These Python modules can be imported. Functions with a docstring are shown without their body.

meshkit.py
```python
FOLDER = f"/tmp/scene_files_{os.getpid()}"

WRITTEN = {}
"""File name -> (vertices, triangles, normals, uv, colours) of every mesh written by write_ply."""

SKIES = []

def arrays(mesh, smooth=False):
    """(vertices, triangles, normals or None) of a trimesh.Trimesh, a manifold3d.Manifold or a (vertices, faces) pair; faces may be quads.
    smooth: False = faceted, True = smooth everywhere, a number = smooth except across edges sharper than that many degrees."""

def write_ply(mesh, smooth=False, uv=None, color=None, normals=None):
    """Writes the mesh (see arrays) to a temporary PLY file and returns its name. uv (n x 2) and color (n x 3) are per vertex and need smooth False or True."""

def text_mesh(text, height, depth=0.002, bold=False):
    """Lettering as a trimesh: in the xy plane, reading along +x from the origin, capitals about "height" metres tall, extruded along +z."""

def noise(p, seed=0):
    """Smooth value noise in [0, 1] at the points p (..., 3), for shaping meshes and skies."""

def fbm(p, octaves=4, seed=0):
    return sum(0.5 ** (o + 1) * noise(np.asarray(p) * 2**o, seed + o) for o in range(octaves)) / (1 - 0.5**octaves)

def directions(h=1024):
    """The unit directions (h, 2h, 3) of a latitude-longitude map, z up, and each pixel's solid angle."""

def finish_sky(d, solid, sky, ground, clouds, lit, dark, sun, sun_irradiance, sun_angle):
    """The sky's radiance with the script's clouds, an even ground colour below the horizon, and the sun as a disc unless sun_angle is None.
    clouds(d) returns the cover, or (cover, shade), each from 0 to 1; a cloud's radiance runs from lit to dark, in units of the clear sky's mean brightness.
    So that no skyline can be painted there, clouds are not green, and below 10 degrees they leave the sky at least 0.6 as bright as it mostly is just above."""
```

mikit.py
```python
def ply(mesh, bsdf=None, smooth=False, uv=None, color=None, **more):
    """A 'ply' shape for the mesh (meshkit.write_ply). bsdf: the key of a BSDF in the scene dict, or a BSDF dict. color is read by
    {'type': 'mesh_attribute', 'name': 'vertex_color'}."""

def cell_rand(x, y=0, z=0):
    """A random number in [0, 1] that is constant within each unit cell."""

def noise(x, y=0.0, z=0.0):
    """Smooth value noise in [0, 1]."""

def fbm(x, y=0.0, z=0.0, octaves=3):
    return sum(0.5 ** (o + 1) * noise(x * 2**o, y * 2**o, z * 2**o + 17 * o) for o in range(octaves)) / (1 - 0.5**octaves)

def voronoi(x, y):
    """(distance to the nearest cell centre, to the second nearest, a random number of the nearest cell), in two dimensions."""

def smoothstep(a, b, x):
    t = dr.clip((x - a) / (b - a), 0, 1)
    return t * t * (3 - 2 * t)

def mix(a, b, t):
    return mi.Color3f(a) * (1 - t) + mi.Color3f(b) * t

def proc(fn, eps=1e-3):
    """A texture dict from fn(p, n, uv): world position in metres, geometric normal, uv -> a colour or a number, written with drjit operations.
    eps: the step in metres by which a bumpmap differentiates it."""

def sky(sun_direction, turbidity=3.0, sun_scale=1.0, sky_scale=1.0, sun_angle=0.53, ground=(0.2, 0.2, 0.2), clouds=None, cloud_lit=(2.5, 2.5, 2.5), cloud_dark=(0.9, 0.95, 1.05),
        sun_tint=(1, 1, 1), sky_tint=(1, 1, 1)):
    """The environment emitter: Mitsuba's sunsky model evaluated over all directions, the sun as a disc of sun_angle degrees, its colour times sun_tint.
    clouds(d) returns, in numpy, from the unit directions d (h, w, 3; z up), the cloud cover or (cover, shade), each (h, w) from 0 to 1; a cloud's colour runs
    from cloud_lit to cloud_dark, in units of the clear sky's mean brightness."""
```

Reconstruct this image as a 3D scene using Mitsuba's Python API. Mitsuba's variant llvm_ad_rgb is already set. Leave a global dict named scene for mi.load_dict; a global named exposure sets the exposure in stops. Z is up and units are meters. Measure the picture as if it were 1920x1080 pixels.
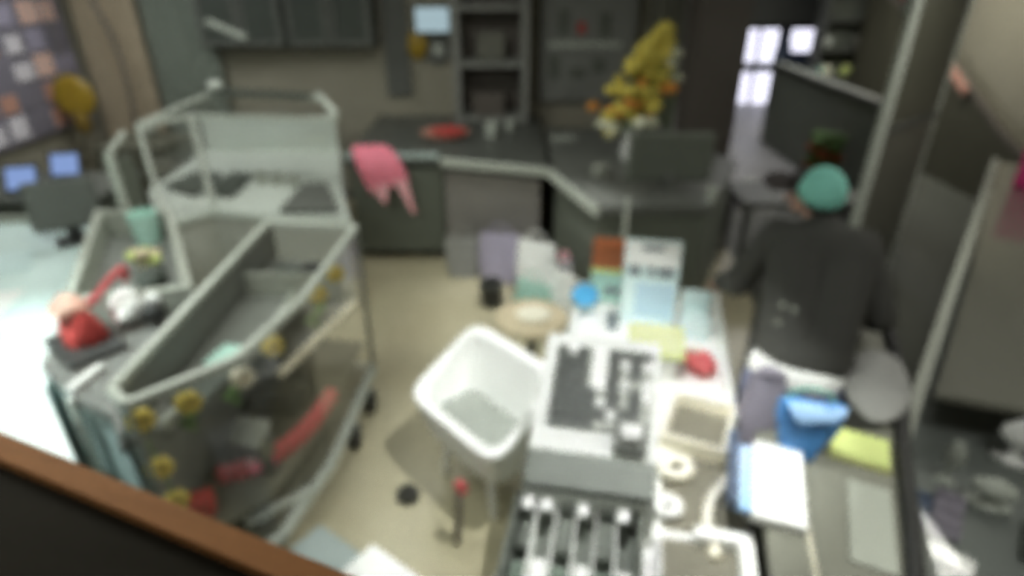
import math, random
import numpy as np
import trimesh
import manifold3d as m3
import mitsuba as mi
import mikit
from meshkit import noise as vnoise
from shapely.geometry import Polygon

random.seed(7)
rng = np.random.default_rng(7)
T = mi.ScalarTransform4f
scene, labels = {'type': 'scene'}, {}

# ---------------------------------------------------------------- camera, daylight, lamps, exposure
exposure = 0.0
APERTURE = 0.0021
PITCH = math.radians(28.0)
CAM = np.array([0.0, 0.0, 2.5])
FWD = np.array([0.0, math.cos(PITCH), -math.sin(PITCH)])
scene['camera'] = {'type': 'thinlens', 'fov_axis': 'x', 'fov': math.degrees(2 * math.atan(960 / 1150)),
                   'aperture_radius': APERTURE, 'focus_distance': 0.21, 'near_clip': 0.05, 'far_clip': 100.0,
                   'to_world': T().look_at(origin=CAM.tolist(), target=(CAM + FWD).tolist(), up=[0, 0, 1])}
# daylight outside the shop, seen only through the open entrance at the far end
scene['daylight'] = {'type': 'constant', 'radiance': {'type': 'rgb', 'value': [1.3, 1.3, 1.55]}}
# narrow downlights over the cash desk and over the left end of the glass counters
SPOTS = [((0.45, 3.70, 2.93), (0.20, 4.15, 0.40), 20.0, (15, 15.3, 14.8)),
         ((0.50, 1.75, 2.93), (0.32, 2.05, 0.8), 28.0, (30, 31, 29.5)),
         ((0.98, 1.10, 2.93), (1.02, 1.55, 0.85), 19.0, (7, 7.2, 6.5)),
         ((-2.85, 2.05, 2.93), (-2.45, 2.15, 0.75), 27.0, (30, 37, 36))]
# broad ceiling panels: (centre, half size, radiance)
PANELS = [((-2.3, 2.4), (0.6, 0.6), (7.0, 7.5, 6.9)), ((-0.9, 4.6), (0.6, 0.3), (10.5, 10.7, 9.8)),
          ((1.9, 0.9), (0.6, 0.3), (11.5, 11.5, 10.6)), ((2.9, 3.4), (0.3, 0.6), (9.5, 9.4, 8.6)), ((3.6, 8.6), (0.6, 0.6), (11.0, 11.0, 11.0)),
          ((-3.4, 5.3), (0.5, 0.4), (10.0, 10.3, 10.0)), ((-1.2, 2.0), (0.3, 0.6), (6.5, 6.6, 6.0)),
          ((4.9, 8.2), (0.5, 0.5), (12.5, 12.2, 10.2)), ((-2.0, 0.4), (0.6, 0.3), (5.0, 5.3, 5.2))]

# ---------------------------------------------------------------- materials
def lin(h):
    h = h.lstrip('#')
    c = np.array([int(h[i:i + 2], 16) for i in (0, 2, 4)]) / 255
    return np.where(c <= .04045, c / 12.92, ((c + .055) / 1.055) ** 2.4)

def mat(name, color, rough=.55, metal=0.0, spec=.4, coat=0.0, flake=0.0):
    c = lin(color) if isinstance(color, str) else np.asarray(color, float)
    scene['mat_' + name] = {'type': 'twosided', 'b': {'type': 'principled', 'base_color': {'type': 'rgb', 'value': c.tolist()},
                            'roughness': rough, 'metallic': metal, 'specular': spec, 'clearcoat': coat}}
    return 'mat_' + name

def procmat(name, fn, rough=.55, spec=.35):
    scene['mat_' + name] = {'type': 'twosided', 'b': {'type': 'principled', 'base_color': mikit.proc(fn), 'roughness': rough, 'specular': spec}}
    return 'mat_' + name

def floor_fn(p, n, uv):
    t = mikit.fbm(p.x * 3, p.y * 3, 0, 4)
    g = mikit.noise(p.x * 60, p.y * 60, 1)
    return mikit.mix((.36, .325, .215), (.44, .405, .285), t) * (.94 + .12 * g)
def wall_fn(p, n, uv):
    t = mikit.fbm(p.x * 1.5, p.y * 1.5, p.z * 1.5, 3)
    return mikit.mix((.26, .245, .19), (.33, .31, .25), t)
def wood_fn(p, n, uv):
    a = p.x * .96 - p.y * .27
    b = p.x * .27 + p.y * .96
    g = mikit.fbm(a * 5, b * 70, p.z * 40, 4)
    return mikit.mix((.30, .125, .045), (.44, .19, .07), g)
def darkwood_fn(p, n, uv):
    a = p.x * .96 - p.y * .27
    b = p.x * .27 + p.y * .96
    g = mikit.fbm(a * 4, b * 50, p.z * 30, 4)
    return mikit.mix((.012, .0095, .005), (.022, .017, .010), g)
def steel_fn(p, n, uv):
    g = mikit.fbm(p.x * 4, p.y * 4, p.z * 90, 3)
    return mikit.mix((.19, .18, .17), (.30, .285, .27), g)
def granite_fn(p, n, uv):
    d, _, r = mikit.voronoi(p.x * 90, p.y * 90)
    return mikit.mix((.045, .05, .045), (.10, .105, .095), r)
def tile_fn(p, n, uv):
    t = mikit.fbm(p.x * 2, p.y * 2, 3, 4)
    return mikit.mix((.20, .195, .19), (.28, .275, .27), t)

procmat('floor', floor_fn, .35, .5)
procmat('wall', wall_fn, .8, .2)
procmat('wood', wood_fn, .6, .12)
procmat('darkwood', darkwood_fn, .7, .08)
procmat('steel', steel_fn, .4, .5)
procmat('granite', granite_fn, .35, .4)
procmat('tile', tile_fn, .4)
mat('ceiling', (.18, .18, .17), .9)
mat('frame', (.46, .49, .44), .35, spec=.5)
mat('whiteframe', (.72, .75, .70), .4)
mat('greypanel', (.45, .46, .42), .5)
mat('greydeck', (.16, .168, .152), .5)
mat('bluegrey', (.36, .43, .42), .5)
mat('paledeck', (.52, .56, .51), .45)
mat('darktray', (.055, .065, .055), .6)
mat('black', (.018, .018, .017), .5)
mat('rubber', (.022, .022, .018), .8)
mat('charcoal', (.10, .105, .095), .55)
mat('darkgreen', (.11, .122, .10), .6)
mat('darkbrown', (.105, .092, .08), .6)
mat('olive', (.13, .13, .105), .6)
mat('cabinetdark', (.042, .05, .042), .6)
mat('slate', (.30, .35, .34), .5)
mat('slatedark', (.13, .145, .135), .5)
mat('stairolive', (.055, .054, .036), .7)
mat('aislegrey', (.075, .079, .066), .6)
mat('olivedark', (.10, .10, .075), .6)
mat('white', (.86, .87, .85), .5)
mat('whiteplastic', (.88, .89, .87), .35, coat=.3)
mat('chairseat', (.27, .285, .26), .6)
mat('cream', (.80, .76, .62), .6)
mat('beige', (.56, .48, .33), .7)
mat('taupe', (.14, .13, .10), .7)
mat('taupedark', (.13, .125, .115), .6)
mat('taupetop', (.165, .165, .135), .6)
mat('mint', (.45, .68, .60), .5)
mat('teal', (.18, .40, .32), .5)
mat('capteal', (.20, .52, .44), .8)
mat('lightcyan', (.62, .76, .76), .4)
mat('counterwhite', (.66, .79, .77), .35)
mat('blue', (.07, .36, .66), .5)
mat('bagblue', (.07, .26, .62), .5)
mat('paleblue', (.33, .52, .82), .5)
mat('navy', (.055, .075, .12), .7)
mat('jeans', (.11, .12, .19), .85)
mat('lilac', (.36, .33, .43), .7)
mat('lilacdark', (.19, .175, .215), .7)
mat('pink', (.78, .22, .30), .8)
mat('pinkpale', (.80, .42, .46), .7)
mat('fuchsia', (.50, .03, .16), .6)
mat('red', (.44, .075, .08), .6)
mat('redbag', (.42, .05, .045), .55)
mat('salmon', (.50, .27, .21), .6)
mat('orange', (.40, .12, .045), .6)
mat('gold', (.32, .21, .02), .45)
mat('yellow', (.60, .47, .10), .6)
mat('yellowflower', (.62, .52, .10), .7)
mat('orangeflower', (.62, .27, .05), .7)
mat('whiteflower', (.75, .76, .58), .7)
mat('leaf', (.10, .19, .05), .7)
mat('lime', (.60, .68, .25), .6)
mat('limeyellow', (.56, .56, .24), .6)
mat('greybag', (.27, .27, .26), .7)
mat('palegrey', (.33, .345, .30), .6)
mat('jacket', (.045, .045, .041), .85, spec=.2)
mat('skin', (.52, .32, .25), .6)
mat('hair', (.016, .011, .010), .7)
mat('printgrey', (.15, .18, .20), .7)
mat('printblue', (.44, .60, .70), .6)
mat('keygrey', (.05, .054, .05), .55)
mat('registergrey', (.105, .115, .10), .55)
mat('note', (.20, .25, .21), .8)
mat('coin', (.55, .50, .40), .35, metal=.6)
mat('curtain', (.40, .335, .245), .9)
mat('curtaingreen', (.18, .205, .175), .9)
mat('shelfgrey', (.20, .205, .19), .6)
mat('brass', (.30, .20, .05), .4, metal=.5)
mat('posterpink', (.80, .55, .48), .7)
mat('posterwhite', (.72, .68, .74), .7)
mat('postergreen', (.30, .38, .35), .7)
scene['mat_glass'] = {'type': 'thindielectric', 'int_ior': 1.35}
scene['mat_screen'] = {'type': 'twosided', 'b': {'type': 'principled', 'base_color': {'type': 'rgb', 'value': [.02, .02, .03]}, 'roughness': .3}}

# ---------------------------------------------------------------- helpers
def numbered(key):
    used = lambda k: k in scene or k in labels or any(q.startswith(k + '__') for q in scene)
    if not used(key): return key
    i = 1
    while used(f'{key}_{i:03d}'): i += 1
    return f'{key}_{i:03d}'

def thing(name, label, cat, group=None):
    key = numbered(name)
    labels[key] = {'label': label, 'category': cat}
    if group: labels[key]['group'] = group
    return key

def add(name, mesh, m, parent=None, smooth=30, label=None, **more):
    key = numbered((parent + '__' if parent else '') + name)
    scene[key] = mikit.ply(mesh, 'mat_' + m, smooth=smooth, **more)
    if label: labels[key] = {'label': label}
    return key

def solo(name, mesh, m, label, cat, group=None, smooth=30, **more):
    key = numbered(name)
    scene[key] = mikit.ply(mesh, 'mat_' + m, smooth=smooth, **more)
    labels[key] = {'label': label, 'category': cat}
    if group: labels[key]['group'] = group
    return key

def struct(name, mesh, m, label=None):
    scene[name] = mikit.ply(mesh, 'mat_' + m, smooth=False)
    labels[name] = {'kind': 'structure'}
    if label: labels[name]['label'] = label
    return name

def place(mesh, loc=(0, 0, 0), rz=0.0, rx=0.0, ry=0.0):
    """degrees; rx then ry then rz, then the move"""
    mesh = mesh.copy()
    for ang, ax in ((rx, [1, 0, 0]), (ry, [0, 1, 0]), (rz, [0, 0, 1])):
        if ang: mesh.apply_transform(trimesh.transformations.rotation_matrix(math.radians(ang), ax))
    mesh.apply_translation(loc)
    return mesh

def box(sx, sy, sz, b=.004, base=True):
    """chamfered box, standing on z=0 if base, else centred"""
    b = min(b, .45 * min(sx, sy, sz))
    pts = []
    for i in (-1, 1):
        for j in (-1, 1):
            for k in (-1, 1):
                h = np.array([i * sx / 2, j * sy / 2, k * sz / 2])
                s = np.array([i, j, k])
                for a in range(3):
                    o = s * b
                    o[a] = 0
                    pts.append(h - o)
    m = trimesh.convex.convex_hull(np.array(pts))
    if base: m.apply_translation([0, 0, sz / 2])
    return m

def span(x0, x1, y0, y1, z0, z1, b=.004):
    return place(box(x1 - x0, y1 - y0, z1 - z0, b), ((x0 + x1) / 2, (y0 + y1) / 2, z0))

def bar(p0, p1, w=.025, h=None, b=.003):
    h = h or w
    p0, p1 = np.asarray(p0, float), np.asarray(p1, float)
    L = np.linalg.norm(p1 - p0)
    d = (p1 - p0) / L
    up = np.array([0, 0, 1.0]) if abs(d[2]) < .95 else np.array([0, 1.0, 0])
    r = np.cross(d, up); r /= np.linalg.norm(r)
    u = np.cross(r, d)
    m = box(w, L, h, b, base=False)
    M = np.eye(4); M[:3, 0], M[:3, 1], M[:3, 2], M[:3, 3] = r, d, u, (p0 + p1) / 2
    m.apply_transform(M)
    return m

def tube(path, r=.01, sides=8):
    path = np.asarray(path, float)
    rr = np.broadcast_to(np.asarray(r, float), (len(path),))
    t = np.gradient(path, axis=0)
    t /= np.linalg.norm(t, axis=1, keepdims=True) + 1e-12
    a = np.cross(t[0], [0, 0, 1.0] if abs(t[0][2]) < .9 else [1.0, 0, 0]); a /= np.linalg.norm(a)
    V = []
    for i in range(len(path)):
        a = a - t[i] * (a @ t[i]); a /= np.linalg.norm(a)
        b = np.cross(t[i], a)
        for k in range(sides):
            q = 2 * math.pi * k / sides
            V.append(path[i] + rr[i] * (math.cos(q) * a + math.sin(q) * b))
    F = []
    n = len(path)
    for i in range(n - 1):
        for k in range(sides):
            p, q = i * sides + k, i * sides + (k + 1) % sides
            F += [[p, q, q + sides], [p, q + sides, p + sides]]
    V += [path[0], path[-1]]
    for k in range(sides):
        F += [[n * sides, (k + 1) % sides, k], [n * sides + 1, (n - 1) * sides + k, (n - 1) * sides + (k + 1) % sides]]
    return trimesh.Trimesh(V, F, process=False)

def spline(pts, n=24):
    from scipy.interpolate import CubicSpline
    p = np.asarray(pts, float)
    s = np.r_[0, np.cumsum(np.linalg.norm(np.diff(p, axis=0), axis=1))]
    return CubicSpline(s, p)(np.linspace(0, s[-1], n))

def lathe(profile, sides=28):
    return trimesh.creation.revolve(np.asarray(profile, float), sections=sides)

def prism(poly, z0, z1):
    m = trimesh.creation.extrude_polygon(Polygon(poly), z1 - z0, engine='earcut')
    m.apply_translation([0, 0, z0])
    return m

def shrink(poly, d):
    g = Polygon(poly).buffer(-d, join_style=2)
    g = g if g.geom_type == 'Polygon' else max(g.geoms, key=lambda q: q.area)
    return list(g.exterior.coords)[:-1]

def pane(p0, p1, z0, z1):
    """one upright sheet of glass over the segment p0-p1"""
    v = [[*p0, z0], [*p1, z0], [*p1, z1], [*p0, z1]]
    return trimesh.Trimesh(v, [[0, 1, 2], [0, 2, 3]], process=False)

def flat(poly, z):
    m = trimesh.creation.extrude_polygon(Polygon(poly), .001, engine='earcut')
    keep = m.face_normals[:, 2] > .5
    m = trimesh.Trimesh(m.vertices, m.faces[keep], process=True)
    m.apply_translation([0, 0, z - .001])
    return m

def cat(*ms): return trimesh.util.concatenate(list(ms))

def blob(radii, seed=0, amp=.06, freq=3.0, sub=3):
    s = trimesh.creation.icosphere(subdivisions=sub)
    v = s.vertices
    s.vertices = v * (1 + amp * (vnoise(v * freq + 11.3 * seed, seed)[:, None] - .5) * 2) * np.asarray(radii)
    return s

def sheet(w, d, seed=0, amp=.004, t=.002, n=8):
    """a slightly wavy sheet of paper or cloth, lying"""
    x, y = np.meshgrid(np.linspace(-w / 2, w / 2, n), np.linspace(-d / 2, d / 2, n))
    z = amp * vnoise(np.stack([x * 9 + seed, y * 9, 0 * x], -1), seed) + t
    top = np.stack([x, y, z], -1).reshape(-1, 3)
    bot = top - [0, 0, t]
    f = []
    for i in range(n - 1):
        for j in range(n - 1):
            a = i * n + j
            f += [[a, a + 1, a + n + 1], [a, a + n + 1, a + n]]
    f = np.array(f)
    edge = [i for i in range(n)] + [i * n + n - 1 for i in range(1, n)] + [n * n - 1 - i for i in range(1, n)] + [i * n for i in range(n - 2, 0, -1)]
    sides = []
    for a, b in zip(edge, edge[1:] + edge[:1]):
        sides += [[a, a + n * n, b], [b, a + n * n, b + n * n]]
    return trimesh.Trimesh(np.vstack([top, bot]), np.vstack([f, f[:, ::-1] + n * n, sides]), process=False)

def bones(chains, edge=.03, iters=8, lam=.5):
    """hulls of the spheres at the joints, joined, refined and smoothed into one skin. chains: lists of (x, y, z, r)"""
    whole = m3.Manifold()
    parts = []
    for ch in chains:
        for (a, b) in zip(ch, ch[1:]):
            sa = m3.Manifold.sphere(a[3], 20).translate(a[:3])
            sb = m3.Manifold.sphere(b[3], 20).translate(b[:3])
            parts.append(m3.Manifold.batch_hull([sa, sb]))
    whole = m3.Manifold.batch_boolean(parts, m3.OpType.Add).refine_to_length(edge)
    q = whole.to_mesh()
    t = trimesh.Trimesh(q.vert_properties[:, :3], q.tri_verts, process=True)
    trimesh.smoothing.filter_taubin(t, lamb=lam, nu=lam + .03, iterations=iters)
    return t

# ================================================================ THE SETTING
struct('floor', span(-4.7, 6.3, -1.1, 12.6, -.1, 0), 'floor', 'beige vinyl shop floor')
struct('ceiling', span(-4.7, 6.3, -1.1, 12.6, 3.0, 3.1), 'ceiling', 'grey shop ceiling')
struct('wall_left', span(-4.7, -4.6, -1.1, 7.1, 0, 3.0), 'wall')
struct('wall_front', span(-4.6, 6.2, -1.1, -1.0, 0, 3.0), 'wall')
struct('wall_back', span(-4.6, 1.68, 7.0, 7.1, 0, 3.0), 'wall', 'dim beige back wall of the shop')
struct('wall_right', span(6.2, 6.3, -1.1, 12.6, 0, 3.0), 'wall', 'beige wall on the right side of the shop')
struct('wall_passage', span(1.58, 1.68, 7.1, 12.6, 0, 3.0), 'charcoal')
struct('wall_far', cat(span(1.68, 4.42, 12.5, 12.6, 0, 3.0), span(5.75, 6.2, 12.5, 12.6, 0, 3.0), span(4.42, 5.75, 12.5, 12.6, 1.42, 3.0)), 'charcoal', 'dark wall around the shop entrance')
struct('floor_entrance', prism([(2.25, 6.6), (3.9, 6.6), (3.9, 9.65), (6.2, 9.65), (6.2, 12.5), (2.25, 12.5)], 0, .006), 'tile', 'grey tiled floor leading to the entrance')
struct('floor_aisle', prism([(1.35, 2.95), (1.98, 2.88), (1.42, 1.75), (1.50, 1.72), (4.62, 5.66), (5.3, 6.58), (6.19, 6.9), (6.19, 9.6), (3.99, 9.6), (3.99, 6.58), (2.25, 6.58), (2.0, 4.4)], 0, .005), 'aislegrey', 'dark grey floor of the right hand aisle')
struct('baseboard_back', span(-4.6, 1.68, 6.985, 7.0, 0, .09), 'charcoal')

# lamps
for i, (c, h, rad) in enumerate(PANELS):
    t = thing('ceiling_light', ['square ceiling panel lamp above the left glass counters', 'ceiling panel lamp above the aisle before the back counter', 'ceiling panel lamp above the near end of the right showcase', 'ceiling panel lamp above the right showcase', 'ceiling panel lamp above the entrance floor', 'ceiling panel lamp above the back left corner', 'ceiling panel lamp above the trolley showcase', 'ceiling panel lamp above the right passage', 'ceiling panel lamp above the near left corner'][i], 'ceiling light')
    x, y = c
    w, d = h
    fr = cat(span(x - w - .03, x + w + .03, y - d - .03, y - d, 2.95, 3.0), span(x - w - .03, x + w + .03, y + d, y + d + .03, 2.95, 3.0),
             span(x - w - .03, x - w, y - d, y + d, 2.95, 3.0), span(x + w, x + w + .03, y - d, y + d, 2.95, 3.0))
    add('frame', fr, 'whiteframe', t)
    em = trimesh.Trimesh([[x - w, y - d, 2.97], [x - w, y + d, 2.97], [x + w, y + d, 2.97], [x + w, y - d, 2.97]], [[0, 1, 2], [0, 2, 3]], process=False)
    add('diffuser', em, 'white', t, smooth=False, emitter={'type': 'area', 'radiance': {'type': 'rgb', 'value': list(rad)}})
for i, (o, tgt, cut, I) in enumerate(SPOTS):
    t = thing('downlight', ['round ceiling downlight above the shopping bags', 'round ceiling downlight above the cash desk', 'round ceiling downlight above the side counter', 'round ceiling downlight above the bright left counter'][i], 'ceiling light')
    add('housing', place(lathe([[.05, 0], [.085, 0], [.085, .05], [.05, .05], [.05, 0]]), (o[0], o[1], 2.95)), 'whiteframe', t)
    scene[f'beam_{i}'] = {'type': 'spot', 'to_world': T().look_at(origin=list(o), target=list(tgt), up=[0, 1, 0]), 'cutoff_angle': cut, 'beam_width': cut * .62, 'intensity': {'type': 'rgb', 'value': list(I)}}

# pillar between the back wall and the entrance
struct('trim_1', span(1.69, 2.15, 5.98, 6.44, 0, 3.0, .01), 'darkbrown', 'dark brown square pillar beside the bouquet')
struct('trim_2', span(1.43, 1.69, 6.5, 6.98, 0, 3.0, .01), 'olive', 'olive wall return beside the pillar')

# ================================================================ BACK OF THE SHOP
# wall cabinets, dark, under the ceiling
for i, (x0, x1) in enumerate(((-3.18, -2.3), (-2.28, -1.4))):
    t = thing('wall_cabinet', ['dark wall cabinet above the left end of the back wall', 'dark wall cabinet with a framed door, second from the left on the back wall'][i], 'cabinet')
    add('body', span(x0, x1, 6.72, 6.98, 1.72, 2.6), 'cabinetdark', t)
    for s in range(2):
        a = x0 + .02 + s * (x1 - x0 - .02) / 2
        b = a + (x1 - x0) / 2 - .03
        d = add('door', span(a, b, 6.69, 6.72, 1.74, 2.58), 'cabinetdark', t)
        fr = cat(span(a, a + .05, 6.675, 6.69, 1.74, 2.58), span(b - .05, b, 6.675, 6.69, 1.74, 2.58), span(a, b, 6.675, 6.69, 1.74, 1.79), span(a, b, 6.675, 6.69, 2.5, 2.58))
        add('door_frame', fr, 'charcoal', d)
t = thing('wall_rail', 'pale slanted rail end high on the back wall, left', 'rail')
add('bar', bar((-3.05, 6.66, 1.98), (-2.68, 6.66, 1.82), .05, .06), 'frame', t)
add('bracket', bar((-2.75, 6.66, 1.83), (-2.75, 6.72, 1.83), .03), 'charcoal', t)
solo('picture_board', span(-1.36, -1.1, 6.94, 6.99, 1.2, 2.5), 'charcoal', 'dark narrow board standing upright on the back wall', 'board')

# open shelving unit
t = thing('shelving_unit', 'grey open shelving unit standing on the back counter', 'shelf')
X0, X1 = -.60, .17
for x in (X0, X1 - .075):
    add('upright', span(x, x + .075, 6.55, 6.95, .98, 2.6), 'shelfgrey', t)
for z in (1.0, 1.55, 2.08, 2.56):
    add('shelf', span(X0 + .075, X1 - .075, 6.55, 6.95, z, z + .05), 'shelfgrey', t)
add('back_panel', span(X0, X1, 6.95, 6.99, .98, 2.6), 'darkbrown', t)
solo('framed_picture', place(span(-.14, .14, -.01, .01, 0, .26), (-.22, 6.72, 1.61), rx=-8), 'olive', 'dull picture frame leaning on the middle shelf of the shelving unit', 'picture frame')
solo('storage_box', span(-.42, -.08, 6.62, 6.86, 1.05, 1.28), 'darkbrown', 'dark brown box on the lowest shelf of the shelving unit', 'box')

# cyan lit screen and yellow plant to its left
t = thing('wall_screen', 'small pale cyan screen on the back wall left of the shelving unit', 'screen')
add('bezel', span(-1.02, -.62, 6.86, 6.9, 1.83, 2.12), 'charcoal', t)
add('display', span(-.99, -.65, 6.853, 6.86, 1.86, 2.09, .001), 'screen', t, emitter={'type': 'area', 'radiance': {'type': 'rgb', 'value': [.34, .46, .50]}})
add('bracket', span(-.86, -.78, 6.9, 7.0, 1.9, 2.05), 'charcoal', t)
t = thing('wall_clock', 'small dark wall clock with a grey face below the cyan screen', 'clock')
add('case', place(lathe([[0, 0], [.15, 0], [.15, .05], [0, .05]]), (-.80, 6.99, 1.68), rx=90), 'charcoal', t)
add('face', place(lathe([[0, 0], [.05, 0], [.05, .01], [0, .01]]), (-.79, 6.94, 1.68), rx=90), 'frame', t)
t = thing('hanging_ornament', 'dull yellow ornament on the back wall beside the cyan screen', 'ornament')
add('body', place(blob((.10, .05, .14), 3, .2), (-1.0, 6.92, 1.74)), 'gold', t)
add('cord', tube([(-1.0, 6.95, 1.86), (-1.0, 6.97, 2.0)], .006), 'charcoal', t)

# wall panel with slots right of the shelving unit
t = thing('panel_board', 'grey wall panel with dark slots right of the shelving unit', 'wall panel')
add('board', span(.30, 1.30, 6.90, 6.99, 1.15, 2.5), 'shelfgrey', t)
for x, z, w, h in ((.48, 1.82, .11, .26), (.91, 1.80, .12, .24), (.40, 1.39, .11, .24), (.86, 1.45, .14, .14), (.62, 1.40, .16, .10)):
    add('slot', span(x, x + w, 6.885, 6.9, z, z + h), 'darkgreen', t)
add('ledge', span(.38, 1.15, 6.87, 6.9, 1.70, 1.76), 'frame', t)
solo('red_tag', span(.68, .76, 6.875, 6.885, 1.84, 1.95, .002), 'redbag', 'small red tag on the grey wall panel', 'tag')

# back counter, L-shaped
t = thing('back_counter', 'long counter along the back wall with dark and steel fronts', 'counter')
add('body', prism([(-1.44, 5.34), (-.60, 5.34), (.24, 5.08), (.24, 6.97), (-1.44, 6.97)], .08, .93), 'charcoal', t)
add('plinth', span(-1.40, .2, 5.44, 6.9, 0, .08), 'black', t)
add('worktop', prism([(-1.48, 5.26), (-.62, 5.26), (.30, 5.0), (.30, 6.98), (-1.48, 6.98)], .93, .98), 'granite', t)
add('front_panel', span(-1.43, -.62, 5.28, 5.34, .09, .9), 'darkgreen', t)
add('steel_panel', prism([(-.6, 5.29), (.24, 5.03), (.24, 5.075), (-.6, 5.34)], .10, .86), 'steel', t, label='brushed steel front panel')
add('edge_rail', cat(bar((-.62, 5.25, .955), (.30, 4.96, .955), .04, .07), bar((.30, 4.96, .955), (.60, 4.04, .955), .04, .07)), 'frame', t, label='pale metal edge rail')
add('splash_rail', bar((-1.46, 5.28, 1.0), (-.64, 5.28, 1.0), .05, .05), 'bluegrey', t)

t = thing('dark_counter', 'dark counter below the yellow bouquet', 'counter')
pc = [(.345, 5.0), (.63, 4.08), (1.40, 4.08), (1.95, 5.2), (1.62, 5.92), (1.62, 6.4), (.345, 6.4)]
add('body', prism(shrink(pc, .03), .06, .92), 'darkgreen', t)
add('worktop', prism(pc, .92, .98), 'charcoal', t)
add('plinth', prism(shrink(pc, .08), 0, .06), 'black', t)
solo('white_rod', tube([(.80, 4.02, .0), (.80, 4.02, 1.06)], .018), 'frame', 'pale upright rod before the dark counter', 'rod')
t = thing('dark_monitor', 'dark monitor seen from behind on the dark counter', 'monitor')
add('housing', place(box(.62, .06, .36, .02), (1.16, 4.42, 1.06)), 'darkgreen', t)
add('stand', place(box(.10, .08, .14, .01), (1.16, 4.42, .98)), 'charcoal', t)
add('foot', place(box(.26, .18, .015, .004), (1.16, 4.42, .98)), 'charcoal', t)

# things on the back counter
t = thing('fruit_tray', 'white tray with dull red packets on the back counter', 'tray')
add('dish', place(lathe([[0, 0], [.17, 0], [.24, .05], [.225, .05], [.165, .012], [0, .012]]), (-.66, 6.05, .98)), 'salmon', t)
for k, (dx, dy) in enumerate(((-.10, .02), (.0, .07), (.09, .0), (.01, -.07))):
    solo('red_packet', place(blob((.075, .06, .04), k, .12), (-.62 + dx, 6.05 + dy, 1.03)), 'redbag', ['leftmost', 'rearmost', 'rightmost', 'nearest'][k] + ' dull red packet heaped in the tray on the back counter', 'packet', 'red packets in the tray')
def cup(x, y, z, label, r=.05, h=.10, m='white', name='cup'):
    solo(name, place(lathe([[0, 0], [r * .8, 0], [r, h], [r * .92, h], [r * .74, .01], [0, .01]]), (x, y, z)), m, label, 'cup')
cup(-.20, 6.05, .98, 'pale cup right of the red tray on the back counter', .07, .13, 'frame')
cup(-.02, 6.30, .98, 'small pale cup at the foot of the shelving unit', .05, .10, 'frame')
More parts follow.
